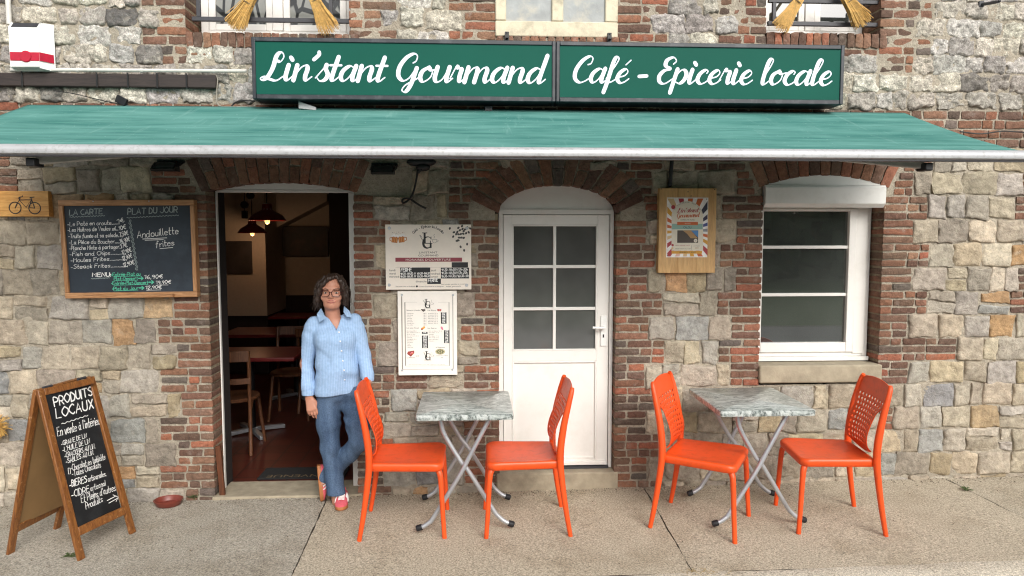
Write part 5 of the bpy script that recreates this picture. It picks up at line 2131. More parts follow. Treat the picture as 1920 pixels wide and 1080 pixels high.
def build_bowl():
    p = ground_pt(316, 947)
    m = M()
    sx = 1.15
    m.lathe([(.001, 0), (.058, 0), (.068, .006), (.08, .036), (.082, .041), (.078, .043), (.073, .038), (.06, .012), (.001, .010)], p, 36, 0, Matrix.Rotation(math.radians(8), 4, 'Z'), sx=sx)
    single(m, 'terracotta_dish', 'terracotta', 'brown glazed terracotta dish on the pavement beside the doorway', 'dish', smooth=50)


def seat_outline(front=.232, rear=-.205, hw_f=.228, hw_r=.205, r=.05, n=6):
    pts = []
    for cx, cy, a0 in ((front-r, -(hw_f-r), -90), (front-r, hw_f-r, 0), (rear+.02, hw_r-.02, 90), (rear+.02, -(hw_r-.02), 180)):
        rr = r if cx > 0 else .02
        for i in range(n+1):
            a = math.radians(a0+90*i/n)
            pts.append((cx+rr*math.cos(a), cy+rr*math.sin(a)))
    out = []
    for i, p in enumerate(pts):
        z = pts[(i+1) % len(pts)]
        k = max(1, int(math.hypot(z[0]-p[0], z[1]-p[1])/.025))
        out += [(p[0]+(z[0]-p[0])*j/k, p[1]+(z[1]-p[1])*j/k) for j in range(k)]
    return out


def make_chair(label, loc, rz):
    t = thing('plastic_chair', label, 'chair', loc, rz, 'orange chairs at the two tables')
    # seat: dished top, rounded rim, apron
    m = M()
    out = seat_outline()
    n = len(out)
    cx = .013
    loops = [(.02, .444), (.12, .444), (.24, .4445), (.36, .445), (.48, .446), (.6, .4475), (.7, .449), (.8, .4515), (.9, .455), (.965, .458), (1.0, .452), (1.012, .440), (1.0, .412), (.97, .408), (.90, .424), (.5, .430), (.02, .430)]
    vs, fs = [], []
    for s, z in loops:
        for x0_, y0_ in out:
            x, y = cx+(x0_-cx)*s, y0_*s
            zz = z
            if s < .97 and z > .435:
                zz -= .006*max(0, 1-(x*x+y*y)/.05)
            if x > .15 and z > .43:
                zz -= .007*((x-.15)/.08)**2
            vs.append((x, y, zz))
    for i in range(len(loops)-1):
        for j in range(n):
            j2 = (j+1) % n
            fs.append((i*n+j, i*n+j2, (i+1)*n+j2, (i+1)*n+j))
    m.add(vs, fs)
    m.build('seat', 'orange', t, local=True, smooth=60)
    for sy in (-1, 1):                                    # front legs
        m = M()
        pts = crom([(.196, sy*.188, .418), (.206, sy*.198, .400), (.214, sy*.206, .375), (.220, sy*.212, .30), (.228, sy*.22, .15), (.238, sy*.228, 0)], 5)
        k = len(pts)
        m.tube(pts, [.020-.007*(i/k) if i < k-3 else .014 for i in range(k)], 12)
        m.build('leg', 'orange', t, local=True)
    for sy in (-1, 1):                                    # rear leg and back post in one sweep
        m = M()
        pts = crom([(-.268, sy*.232, 0), (-.245, sy*.226, .13), (-.222, sy*.22, .29), (-.207, sy*.215, .43), (-.208, sy*.213, .54), (-.226, sy*.211, .67), (-.252, sy*.207, .79), (-.272, sy*.198, .868), (-.278, sy*.185, .893)], 5)
        k = len(pts)
        m.tube(pts, [.0135+.008*min(1, (i/k)/.4)-.009*max(0, (i/k-.55)/.45) for i in range(k)], 12, flatk=1.0)
        m.build('leg', 'orange', t, local=True)
    # perforated back
    prof = crom([(-.281, 0, .906), (-.278, 0, .885), (-.262, 0, .83), (-.238, 0, .765), (-.205, 0, .69), (-.178, 0, .62), (-.167, 0, .56), (-.175, 0, .50), (-.195, 0, .455)], 12)
    L = [0]
    for a, b in zip(prof, prof[1:]):
        L.append(L[-1]+(b-a).length)
    def at(s):
        s *= L[-1]
        for i in range(len(prof)-1):
            if L[i+1] >= s:
                return prof[i].lerp(prof[i+1], (s-L[i])/(L[i+1]-L[i]))
        return prof[-1]
    def hw(s):
        if s < .1:
            return .15+.052*math.sin(s/.1*math.pi/2)
        if s < .30:
            return .202
        return .202-.048*min(1, (s-.30)/.12)+.012*max(0, (s-.8)/.2)
    ts = [0, .012, .035, .07, .12, .18, .235]
    holes_t = []
    nr, nc = 10, 9
    a, b = .255, .91
    st = (b-a)/nr
    for i in range(nr):
        ts += [a+i*st, a+i*st+st*.50]
        holes_t.append(len(ts)-2)
    ts += [b+.02, .95, 1.0]
    us = [-1, -.965, -.9]
    holes_u = []
    a, b = -.84, .84
    su = (b-a+.0)/(nc-.52)
    for i in range(nc):
        us += [a+i*su, a+i*su+su*.48]
        holes_u.append(len(us)-2)
    us += [.9, .965, 1]
    m = M()
    vs, fs = [], []
    for s in ts:
        p = at(s)
        for u in us:
            sag = .022*(1-u*u)*min(1, .35+s)
            vs.append((p.x-sag, u*hw(s), p.z-(.012*(u*u) if s < .05 else 0)+(.035*u*u*max(0, (s-.86)/.14))))
    nu = len(us)
    for i in range(len(ts)-1):
        for j in range(nu-1):
            if i in holes_t and j in holes_u:
                continue
            a_ = i*nu+j
            fs.append((a_, a_+1, a_+nu+1, a_+nu))
    m.add(vs, fs)
    o = m.build('backrest', 'orange', t, local=True, smooth=60)
    s = o.modifiers.new('thickness', 'SOLIDIFY')
    s.thickness = .007
    s.offset = 0
    s = o.modifiers.new('rounding', 'SUBSURF')
    s.levels = s.render_levels = 1
    return t


def build_chairs():
    spots = [((-.425, -.535), 0, 'orange chair standing nearest the woman, its back under her hand'),
             ((.300, -.560), 180, 'orange chair in front of the white glazed door, its back to it on the right'),
             ((1.42, -.650), -31, 'orange chair left of the right table, turned towards the street'),
             ((2.195, -.672), 173, 'orange chair right of the right table, below the shutter window')]
    spots[1] = (spots[1][0], 180, 'orange chair in front of the white glazed door, right of the left table')
    first = None
    for (x, y), a, lab in spots:
        if first is None:
            first = make_chair(lab, (x, y, gz(x)), math.radians(a))
        else:
            c = copy_tree(first)
            c.location = (x, y, gz(x))
            c.rotation_euler = (0, 0, math.radians(a))
            c['label'] = lab


def make_table(label, loc, rz):
    t = thing('bistro_table', label, 'table', loc, rz, 'marbled folding tables')
    m = M()
    hx, hy = .29, .32
    loops = [(.0, .75, 0), (.985, .75, 0), (.997, .747, 0), (1.0, .742, 0), (1.0, .722, 0), (.992, .716, 0), (.93, .716, 0), (.92, .728, 0), (0, .728, 0)]
    out = []
    r = .018
    for sx, sy, a0 in ((1, 1, 0), (-1, 1, 90), (-1, -1, 180), (1, -1, 270)):
        for i in range(5):
            a = math.radians(a0+90*i/4)
            out.append((sx*(hx-r)+r*math.cos(a), sy*(hy-r)+r*math.sin(a)))
    vs, fs = [], []
    n = len(out)
    for s, z, _ in loops:
        for x, y in out:
            vs.append((x*max(s, .001), y*max(s, .001), z))
    for i in range(len(loops)-1):
        for j in range(n):
            j2 = (j+1) % n
            fs.append((i*n+j, i*n+j2, (i+1)*n+j2, (i+1)*n+j))
    m.add(vs, fs)
    m.build('tabletop', 'marble', t, local=True, smooth=40)
    for y in (-.225, .255):
        for s in (-1, 1):
            m = M()
            off = .014*s*(1 if y < 0 else -1)
            if s > 0:
                path = [(-.15, .722), (-.142, .66), (-.118, .59), (-.03, .44), (.02, .375), (.17, .13), (.205, .085), (.245, .052), (.292, .034)]
            else:
                path = [(.155, .722), (.145, .70), (.02, .46), (-.03, .365), (-.19, .105), (-.22, .068), (-.255, .045), (-.292, .034)]
            pts = crom([(x, y+off, z) for x, z in path], 4)
            m.tube(pts, .0135, 12)
            if s > 0:
                m.tube([(-.004, y+.022, .403), (-.004, y-.024, .403)], .008, 8)
                m.tube([(-.118, y+off-.016, .60), (-.118, y+off+.016, .60)], .007, 8)
            leg = m.build('leg', 'silver', t, local=True)
            m = M()
            e = pts[-1]
            d = (pts[-1]-pts[-2]).normalized()
            m.tube([e-d*.03, e-d*.002, e+d*.006], [.0185, .0195, .016], 12)
            cap = m.build('foot_cap', 'rubber', leg, local=True)
    for x in (-.155, .155):
        m = M()
        m.tube([(x, -.25, .712), (x, .28, .712)], .010, 8)
        m.build('crossbar', 'silver', t, local=True)
    return t


def build_tables():
    a = make_table('square marbled folding table on the left, in front of the white glazed door', (-.063, -.455, gz(-.06)), 0)
    b = copy_tree(a)
    b.location = (1.738, -.53, gz(1.74))
    b['label'] = 'square marbled folding table on the right, in front of the shutter window'


def tuft(name, p, n, h, mat, lab, spread=.05, up=.8, leafy=False):
    m = M()
    for i in range(n):
        a = random.uniform(0, 2*math.pi)
        d = Vector((math.cos(a), math.sin(a), 0))
        b = p+d*random.uniform(0, spread*.4)
        l = h*random.uniform(.5, 1.1)
        tip = b+d*(spread*random.uniform(.3, 1))+Vector((0, 0, l*up))
        mid = b.lerp(tip, .5)+Vector((0, 0, l*.15))
        m.tube([b, mid, tip], [.0016, .0014, .0005], 4)
        if leafy:
            s = random.uniform(.008, .014)
            q = d.cross(Vector((0, 0, 1)))
            m.add([tip-d*s, tip+q*s*.6, tip+d*s, tip-q*s*.6], [(0, 1, 2, 3)])
    single(m, name, mat, lab, 'weed' if leafy else 'grass tuft', smooth=0)


def build_tufts():
    tuft('weed', ground_pt(131, 1042), 20, .012, 'weed', 'small green weed flat on the pavement beside the A-board', .035, .6, True)
    tuft('weed', ground_pt(366, 936), 26, .05, 'weed', 'yellow-green weed growing at the foot of the doorway\u2019s brick pier', .035, .8, True)
    tuft('weed', ground_pt(1811, 919), 26, .025, 'weed', 'tiny green weed in the pavement joint at the far right', .03, .6, True)
    k = on_plane(1322, 1078, Vector((0, 0, -.01)), Vector((-.011, 0, 1)))
    m = M()
    for i in range(420):
        a = random.uniform(0, 2*math.pi)
        r = math.sqrt(random.random())
        b = k+Vector((r*math.cos(a)*.10, r*math.sin(a)*.05, random.uniform(-.03, .0)))
        tip = b+Vector((random.gauss(0, .03), random.gauss(-.005, .02), random.uniform(.0, .026)))
        m.tube([b, tip], [.0013, .0006], 4)
    single(m, 'dry_grass_tuft', 'dry', 'dry brown grass tuft at the kerb, at the end of the pavement joint', 'grass tuft', smooth=0)
    # dried bunch at the left edge of the picture
    c = P(-8, 800, -.08)
    m = M()
    for i in range(260):
        d = Vector((random.gauss(0, 1), random.gauss(0, .6), random.gauss(.1, 1.1))).normalized()
        l = random.uniform(.045, .10)
        m.tube([c, c+d*l*.6, c+d*l+Vector((0, 0, -.01))], [.0012, .0014, .002], 4)
    m.tube([c+Vector((0, 0, -.02)), c+Vector((.01, 0, -.13))], .004, 6)
    single(m, 'dried_flower_bunch', 'straw', 'golden dried flower bunch hung low on the wall at the left edge', 'dried flowers', smooth=0)
    # stick leaning in the doorway corner
    m = M()
    a, b = P(417, 906, .03), P(408, 812, .05)
    m.box(-.018, .018, -.012, .012, 0, (b-a).length, mat=Matrix.Translation((a.x, .03, gz(a.x)+.014)) @ Matrix.Rotation(math.radians(-3.5), 4, 'Y'))
    single(m, 'wooden_batten', 'plank', 'short brown wooden batten propped against the left jamb of the open doorway', 'batten', bevel=.002)


# ================================================================== INSIDE THE ROOM
def build_inside():
    def lamp(px, py, Y, dia, lab, power):
        c = P(px, py, Y)
        t = thing('pendant_lamp', lab, 'pendant lamp', c, group='pendant lamps in the room')
        r = dia/2
        m = M()
        m.lathe([(.045, .145), (.05, .09), (.07, .075), (r*.62, .055), (r*.84, .03), (r, -.01), (r+.004, -.02), (r-.006, -.02), (r*.82, .022), (.05, .065)], c, 32)
        m.build('lamp_shade', 'shade', t)
        m = M()
        for i in range(10):
            a = i*math.pi/5
            m.tube([c+Vector((math.cos(a)*.05, math.sin(a)*.05, .08)), c+Vector((math.cos(a)*.03, math.sin(a)*.03, .15))], .006, 6)
        m.build('lamp_neck', 'silver', t)
        m = M()
        m.tube([c+Vector((0, 0, .14)), Vector((c.x, c.y, 2.45))], .006, 6)
        m.build('cord', 'cable', t)
        m = M()
        m.ell(c+Vector((0, 0, -.02)), (.026, .026, .036), 14)
        m.build('bulb', 'bulb', t)
        l = bpy.data.lights.new('lamp_light', 'POINT')
        l.energy = power
        l.color = (1, .58, .32)
        l.shadow_soft_size = .04
        lo = bpy.data.objects.new('lamp_light', l)
        COL.objects.link(lo)
        lo.location = c+Vector((0, 0, -.10))
    lamp(501, 410, 2.3, .36, 'larger dark red pendant lamp with lit bulb, hanging nearer the doorway', 1.2)
    lamp(473, 434, 3.9, .335, 'smaller-looking dark red pendant lamp with lit bulb, on a pulley further inside', 1.8)
    m = M()
    p = P(459, 400, 3.7)
    m.box(p.x-.03, p.x+.03, p.y-.03, p.y+.03, p.z-.06, p.z+.03)
    m.tube([p, Vector((p.x, p.y, 2.45))], .006, 6)
    for dx, z in ((0, .10), (.07, .21)):
        m.lathe([(.002, -.015), (.045, -.015), (.045, .015), (.002, .015)], p+Vector((dx, 0, z)), 16, 0, Matrix.Rotation(math.pi/2, 4, 'X'))
    q = P(473, 434, 3.9)
    m.tube([p+Vector((.07, 0, .21)), Vector((p.x+.07, p.y, 2.45))], .006, 6)
    single(m, 'lamp_pulley', 'black', 'black pulley and counterweight beside the smaller pendant lamp', 'pulley')
    def pic(a, b, Y, mat, lab):
        A, B = P(a[0], a[1], Y), P(b[0], b[1], Y)
        t = M()
        t.box(A.x, B.x, Y-.02, Y-.001, B.z, A.z)
        single(t, 'picture', mat, lab, 'picture', 'photographs hung in the room', bevel=.002)
    pic((414, 452), (474, 513), 4.398, 'picgrey', 'pale landscape photograph on the lamp-lit chimney breast')
    pic((530, 425), (616, 480), 5.25, 'picture', 'wide dark photograph on the back wall under the stairs')
    pic((499, 441), (518, 501), 5.3, 'picture', 'narrow dark photograph between the chimney breast and wide photograph')
    def table(c, w, d, lab):
        t = thing('cafe_table', lab, 'table', (c.x, c.y, gl_in), group='maroon tables inside the café')
        m = M()
        m.box(c.x-w/2, c.x+w/2, c.y-d/2, c.y+d/2, gl_in+.715, gl_in+.75)
        m.build('tabletop', 'maroon', t, bevel=.006)
        m = M()
        m.tube([(c.x, c.y, gl_in+.04), (c.x, c.y, gl_in+.715)], .035, 12)
        m.build('pedestal', 'black', t)
        m = M()
        for a in range(4):
            v = Vector((math.cos(a*math.pi/2+.6), math.sin(a*math.pi/2+.6), 0))*.3
            m.bar(Vector((c.x, c.y, gl_in+.04)), Vector((c.x, c.y, gl_in+.02))+v, .05, .035)
        m.build('base', 'silver', t, bevel=.005)
    table(Vector((-2.05, 1.62, 0)), .95, .62, 'maroon café table nearest the open doorway, inside on the left')
    table(Vector((-2.0, 3.1, 0)), 1.5, .65, 'maroon café table further back in the dark room')
    table(Vector((-2.35, 4.7, 0)), .9, .5, 'brown lit table against the back wall')
    def chair(loc, rz, lab, first=[None]):
        if first[0] is not None:
            c = copy_tree(first[0])
            c.location = loc
            c.rotation_euler = (0, 0, rz)
            c['label'] = lab
            return
        t = thing('bentwood_chair', lab, 'chair', loc, rz, 'dark bentwood chairs inside the café')
        first[0] = t
        m = M()
        m.lathe([(.001, .455), (.17, .455), (.2, .462), (.207, .455), (.2, .435), (.001, .435)], (0, 0, 0), 28)
        m.build('seat', 'darkwood', t, local=True)
        for sx, sy in ((1, 1), (1, -1)):
            m = M()
            m.tube([(sx*.15, sy*.15, .44), (sx*.2, sy*.19, 0)], [.018, .013], 10)
            m.build('leg', 'darkwood', t, local=True)
        for sy in (1, -1):
            m = M()
            m.tube(crom([(-.23, sy*.185, 0), (-.185, sy*.175, .25), (-.175, sy*.172, .46), (-.2, sy*.18, .7), (-.235, sy*.185, .87)], 4), .016, 10)
            m.tube(crom([(-.185, sy*.172, .27), (-.13, sy*.168, .36), (-.05, sy*.16, .42)], 4), .009, 8)
            m.build('leg', 'darkwood', t, local=True)
        m = M()
        for z0, z1 in ((.79, .875), (.60, .645)):
            pts = [(-.205-.035*(z0-.6)/.25-.035*(1-(y/.19)**2), y) for y in [(-.19+.38*i/12) for i in range(13)]]
            vs = [(x, y, z) for x, y in pts for z in (z0, z1)]+[(x-.016, y, z) for x, y in pts for z in (z0, z1)]
            fs = [(2*i, 2*i+1, 2*i+3, 2*i+2) for i in range(12)]+[(26+2*i, 26+2*i+2, 26+2*i+3, 26+2*i+1) for i in range(12)]
            fs += [(2*i+1, 26+2*i+1, 26+2*i+3, 2*i+3) for i in range(12)]+[(2*i, 2*i+2, 26+2*i+2, 26+2*i) for i in range(12)]
            m.add(vs, fs)
        m.build('backrest', 'darkwood', t, local=True)
    chair((-2.04, 1.15, gl_in), math.radians(92), 'dark bentwood chair just inside the doorway, its back to the street')
    chair((-1.83, 2.22, gl_in), math.radians(-88), 'dark bentwood chair behind the nearest maroon table, facing out')
    chair((-1.62, 2.55, gl_in), math.radians(92), 'dark bentwood chair deeper in the room at the second maroon table')
    m = M()
    a, b = P(484, 897, .34), P(625, 880, .6)
    zz = gl_in+.004
    m.box(-1.62, -.98, .33, .58, gl_in+.001, gl_in+.014)
    d = thing('doormat', 'black doormat with Bienvenue lettering on the tiles inside the doorway', 'doormat', (-1.16, .52, gl_in))
    m.build('rubber_mat', 'mat', d, bevel=.004)
    m = M()
    o = Vector((-1.04, .40, gl_in+.0155))
    printed(m, 'BIENVENUE', o, o+Vector((-.52, 0, 0)), .06, Vector((0, 0, 1)))
    m.build('lettering', 'matletters', d, smooth=0)


def build_grit():
    m = M()
    for i in range(1200):
        x = random.uniform(-3.6, 4.2)
        y = -.012-abs(random.gauss(0, .05))
        if random.random() < .25:
            y = random.uniform(-1.25, -.05)
        s = random.uniform(.0015, .0042)
        m.ell((x, y, gz(x)+s*.3), (s*random.uniform(.8, 1.6), s, s*.8), 6)
    o = m.build('grit', 'grit', smooth=60)
    setting(o, 'stuff')


MT['grit'] = plain('brown_grit', '6e6252', .9, .3, 40)
build_grit()
build_aframe()
build_bowl()
build_chairs()
build_tables()
build_tufts()
build_inside()


# ================================================================== THE WOMAN IN THE DOORWAY
class SDF:
    """smooth union of round cones, polygonised with surface nets"""
    def __init__(s, lo, hi, h):
        s.lo, s.h = np.array(lo, float), h
        s.n = np.ceil((np.array(hi)-s.lo)/h).astype(int)+1
        s.f = np.full(tuple(s.n), .3, np.float32)

    def _sub(s, lo, hi):
        a = np.clip(np.floor((lo-s.lo)/s.h).astype(int), 0, s.n-1)
        b = np.clip(np.ceil((hi-s.lo)/s.h).astype(int)+1, 1, s.n)
        ax = [s.lo[i]+s.h*np.arange(a[i], b[i]) for i in range(3)]
        return tuple(slice(a[i], b[i]) for i in range(3)), np.meshgrid(*ax, indexing='ij')

    def cone(s, a, b, ra, rb, k=.02, ys=1.0, sub=False, xs=1.0):
        a, b = np.array(a, float), np.array(b, float)
        R = max(ra, rb)*max(ys, xs, 1)+k+.03
        sl, (X, Y, Z) = s._sub(np.minimum(a, b)-R, np.maximum(a, b)+R)
        if X.size == 0:
            return
        c = (a+b)/2
        X, Y = (X-c[0])/xs, (Y-c[1])/ys
        Z = Z-c[2]
        sc = np.array((1/xs, 1/ys, 1))
        A, B = (a-c)*sc, (b-c)*sc
        d = B-A
        L = max(d@d, 1e-9)
        t = np.clip(((X-A[0])*d[0]+(Y-A[1])*d[1]+(Z-A[2])*d[2])/L, 0, 1)
        D = np.sqrt((X-A[0]-t*d[0])**2+(Y-A[1]-t*d[1])**2+(Z-A[2]-t*d[2])**2)-(ra+(rb-ra)*t)
        s._op(sl, D.astype(np.float32), k, sub)

    def ell(s, c, r, k=.02, sub=False):
        c, r = np.array(c, float), np.array(r, float)
        sl, (X, Y, Z) = s._sub(c-r-k-.02, c+r+k+.02)
        if X.size == 0:
            return
        q = np.sqrt(((X-c[0])/r[0])**2+((Y-c[1])/r[1])**2+((Z-c[2])/r[2])**2)
        s._op(sl, ((q-1)*r.min()).astype(np.float32), k, sub)

    def _op(s, sl, D, k, sub):
        F = s.f[sl]
        if sub:
            D = -D
            h = np.clip(.5-.5*(F-D)/k, 0, 1)
            s.f[sl] = F*(1-h)+D*h+k*h*(1-h)
        else:
            h = np.clip(.5+.5*(F-D)/k, 0, 1)
            s.f[sl] = F*(1-h)+D*h-k*h*(1-h)

    def path(s, pts, rs, k=.02, ys=1.0):
        for i in range(len(pts)-1):
            s.cone(pts[i], pts[i+1], rs[i], rs[i+1], k, ys)

    def grid(s):
        return np.meshgrid(*[s.lo[i]+s.h*np.arange(s.n[i]) for i in range(3)], indexing='ij')

    def mesh(s):
        f = s.f
        ins = f < 0
        n = np.array(f.shape)-1
        cnt = np.zeros(tuple(n), np.float32)
        pos = np.zeros(tuple(n)+(3,), np.float32)
        c8 = [(i, j, k) for i in (0, 1) for j in (0, 1) for k in (0, 1)]
        g = lambda A, c: A[c[0]:c[0]+n[0], c[1]:c[1]+n[1], c[2]:c[2]+n[2]]
        for a in c8:
            for ax in range(3):
                if a[ax]:
                    continue
                b = list(a)
                b[ax] = 1
                fa, fb = g(f, a), g(f, b)
                m = (fa < 0) != (fb < 0)
                t = np.where(m, fa/np.where(m, fa-fb, 1), 0)
                cnt += m
                for d in range(3):
                    pos[..., d] += np.where(m, a[d]+(t if d == ax else 0), 0)
        act = cnt > 0
        idx = -np.ones(tuple(n), int)
        idx[act] = np.arange(act.sum())
        ijk = np.argwhere(act)
        V = (pos[act]/cnt[act][:, None]+ijk)*s.h+s.lo
        F = []
        for ax in range(3):
            u, v = (ax+1) % 3, (ax+2) % 3
            sl0 = [slice(None)]*3
            sl1 = [slice(None)]*3
            sl0[ax], sl1[ax] = slice(0, -1), slice(1, None)
            A, B = ins[tuple(sl0)], ins[tuple(sl1)]
            for e in np.argwhere(A != B):
                if e[u] < 1 or e[v] < 1 or e[u] > n[u]-1 or e[v] > n[v]-1:
                    continue
                q = []
                for du, dv in ((-1, -1), (0, -1), (0, 0), (-1, 0)):
                    w = e.copy()
                    w[u] += du
                    w[v] += dv
                    q.append(idx[tuple(w)])
                if min(q) < 0:
                    continue
                F.append(tuple(q) if A[tuple(e)] else tuple(q[::-1]))
        m = M()
        m.add(V.tolist(), F)
        return m, V, F


def fix_smooth(o, it=2, f=.5):
    md = o.modifiers.new('smooth', 'SMOOTH')
    md.iterations = it
    md.factor = f


def build_person():
    Y0 = -.16
    q = lambda x, y, Y=Y0: np.array(P(x, y, Y))
    foot = ground_pt(640, 956)
    t = thing('person', 'woman in light blue striped shirt, jeans and pink trainers leaning in the open doorway', 'person', (foot.x, Y0, gz(foot.x)))
    neck = (0, .01, .005)
    # ---------------- body (skin): head, neck, chest, arms, hands, legs inside the clothes
    lo, hi = q(545, 980, -.45), q(725, 505, .12)
    lo = np.array((lo[0], -.50, -.03))
    hi = np.array((hi[0], .16, hi[2]+.03))
    B = SDF(lo, hi, .0042)
    hc = q(623.5, 546)
    hx, hy, hz = hc
    px = .00352
    def fp(x, y, dy):                    # a point of the face: photo pixel and depth in front of the head's centre
        p = q(x, y)
        return np.array((p[0], hy+dy, p[2]))
    B.ell((hx, hy+.012, hz+.028), (.070, .088, .083), .02)                 # cranium
    B.ell(fp(624, 556, -.02), (.058, .062, .075), .03)                      # face
    B.cone(fp(618, 570, -.035), fp(630, 570, -.035), .031, .031, .025)      # jaw
    B.ell(fp(624.5, 573, -.058), (.020, .018, .016), .02)                   # chin
    B.ell(fp(611, 557, -.055), (.022, .018, .02), .02)                      # cheeks
    B.ell(fp(637, 557, -.055), (.022, .018, .02), .02)
    B.cone(fp(612, 540, -.070), fp(636, 540, -.070), .010, .010, .015)      # brow
    for ex in (615, 634.5):
        B.ell(fp(ex, 547.5, -.092), (.015, .014, .010), .008, sub=True)     # eye sockets
    B.cone(fp(624.8, 545, -.076), fp(625, 554, -.093), .007, .0095, .010)   # nose
    B.ell(fp(622, 555.5, -.086), (.008, .008, .006), .006)
    B.ell(fp(628, 555.5, -.086), (.008, .008, .006), .006)
    B.cone(fp(619, 563.5, -.076), fp(631, 563.5, -.076), .0052, .0052, .008)  # lips
    B.ell(fp(604.5, 551, .01), (.010, .018, .024), .008)                    # ears
    B.ell(fp(643, 551, .01), (.010, .018, .024), .008)
    B.cone(q(622, 574, Y0+.005), q(625, 602, Y0+.015), .047, .052, .02)     # neck
    B.cone(q(594, 613), q(660, 609), .038, .036, .03)                       # shoulders
    B.cone(q(613, 634), q(650, 632), .062, .062, .05, 1.35)                 # chest
    B.cone(q(620, 640), q(622, 700), .062, .060, .05, 1.15)
    B.cone(q(644, 640), q(646, 698), .062, .060, .05, 1.15)
    B.cone(q(622, 725), q(656, 722), .066, .066, .05, 1.1)
    ra = [q(586, 622), q(573, 682, Y0+.02), q(579, 742, Y0-.04)]
    B.path(ra, [.038, .034, .024], .02)
    la = [q(667, 618), q(684, 668, Y0-.01), q(691, 714, Y0-.10)]
    B.path(la, [.038, .032, .024], .02)
    legA = [q(617, 750), q(614, 838, Y0-.02), q(629, 918, Y0+.02)]
    B.path(legA, [.074, .045, .032], .02)
    B.cone(q(629, 918, Y0+.02), q(632, 940, Y0+.0), .032, .034, .02)
    legB = [q(662, 750), q(676, 830, Y0-.07), q(622, 893, Y0+.09)]
    B.path(legB, [.074, .045, .032], .02)
    B.cone(q(622, 893, Y0+.09), q(606, 905, Y0+.07), .032, .026, .02)

    def hand(w, d, side, up, curl, k=.008):
        """w wrist, d along the hand, side towards the little finger, up = back of the hand"""
        w, d, side, up = (np.array(v, float) for v in (w, d, side, up))
        pc = w+d*.055
        for s_ in (-.024, -.008, .008, .024):
            B.cone(w+d*.012+side*s_*.6, w+d*.086+side*s_, .0135, .0115, .012)
        ln = (.062, .072, .068, .052)
        for i, s_ in enumerate((-.026, -.009, .009, .026)):
            b0 = w+d*(.086-.004*abs(i-1))+side*s_
            c = curl[i]
            d1 = d*math.cos(c*.5)-up*math.sin(c*.5)
            d2 = d*math.cos(c*1.2)-up*math.sin(c*1.2)
            b1 = b0+d1*ln[i]*.5+side*s_*.08
            b2 = b1+d2*ln[i]*.5
            B.cone(b0, b1, .0095, .0085, .003)
            B.cone(b1, b2, .0085, .0068, .003)
        t0 = w+d*.03-side*.024
        t1 = t0+d*.034-side*.018-up*.012
        t2 = t1+d*.030-side*.004-up*.008
        B.cone(t0, t1, .0125, .0105, .008)
        B.cone(t1, t2, .0105, .008, .003)
    def nrm(v):
        v = np.array(v, float)
        return v/np.linalg.norm(v)
    # right hand hangs, back of the hand to the viewer, thumb on the picture's right
    d = nrm(q(592, 798, Y0-.08)-q(580, 745, Y0-.04))
    sd_ = nrm(np.cross(d, (0, -1, 0)))
    if sd_[0] > 0:
        sd_ = -sd_
    upv = nrm(np.cross(sd_, d))
    if upv[1] > 0:
        upv = -upv
    hand(q(579.5, 744, Y0-.04), d, sd_, upv, (.5, .55, .65, .75))
    # left hand rests on the top of the chair back, fingers closing round the near post
    w2 = q(691, 714, Y0-.10)
    tgt = q(686, 752, -.36)
    d = nrm(tgt-w2)
    sd_ = nrm(np.cross(d, (1, 0, 0)))
    upv = nrm(np.cross(d, sd_))
    if upv[0] > 0:
        upv = -upv
    hand(w2, d, sd_ if sd_[1] < 0 else -sd_, upv, (.35, .45, .55, .6))
    m, V, F = B.mesh()
    body = m.build('body', 'skin', t, smooth=180)
    fix_smooth(body, 1)

    # ---------------- face details
    m = M()
    for ex in (615, 634.5):
        c = fp(ex, 547.5, -.070)
        m.ell(c, (.0105, .0115, .0056), 16)
    m.build('eye_whites', 'eye', body)
    m = M()
    for ex in (615.3, 634.8):
        m.ell(fp(ex, 547.3, -.0785), (.0055, .004, .0055), 12)
    m.build('irises', 'iris', body)
    bv = BVHTree.FromPolygons([tuple(v) for v in V], F)
    def onface(x, y, off=.0015):
        p = fp(x, y, -.25)
        h = bv.ray_cast(Vector(p), Vector((0, 1, 0)))
        return (h[0] if h[0] else Vector(fp(x, y, -.08)))-Vector((0, off, 0))
    m = M()
    for xs in ((607.5, 611, 616, 620.5), (629.5, 634, 638.5, 642)):
        ys = (542.5, 540.2, 539.8, 541.2) if xs[0] < 620 else (541.2, 539.8, 540.0, 542)
        m.tube([onface(x, y) for x, y in zip(xs, ys)], [.0016, .0026, .0028, .002], 6)
    m.build('eyebrows', 'hair', body)
    m = M()
    up_ = [(616.5, 563.2), (620, 562), (623.2, 561.4), (625, 561.9), (626.8, 561.4), (630, 562), (633.5, 563)]
    lo_ = [(616.5, 563.2), (620, 564.6), (625, 565.6), (630, 564.6), (633.5, 563)]
    m.tube([onface(*p, .0003) for p in up_], [.0012, .0024, .0030, .0028, .0030, .0024, .0012], 8)
    m.tube([onface(*p, .0003) for p in lo_], [.0012, .0030, .0036, .0030, .0012], 8)
    m.build('lips', 'lips', body)
    m = M()
    for cx, w_, h_ in ((615, 8.3, 5.6), (635.3, 8.0, 5.6)):
        pts = []
        for i in range(20):
            a = 2*math.pi*i/20
            ca, sa = math.cos(a), math.sin(a)
            x = cx+w_*math.copysign(abs(ca)**.6, ca)
            y = 547.8-h_*math.copysign(abs(sa)**.7, sa)
            pts.append(fp(x, y, -.098+.012*((x-625)/18)**2))
        m.tube(pts, .0021, 6, closed=True)
    m.tube([fp(623, 546.5, -.098), fp(625, 545.6, -.101), fp(627.5, 546.5, -.098)], .0019, 6)
    m.tube([fp(607, 546, -.088), fp(603.5, 547, -.05), fp(603, 549, .01)], .0019, 6)
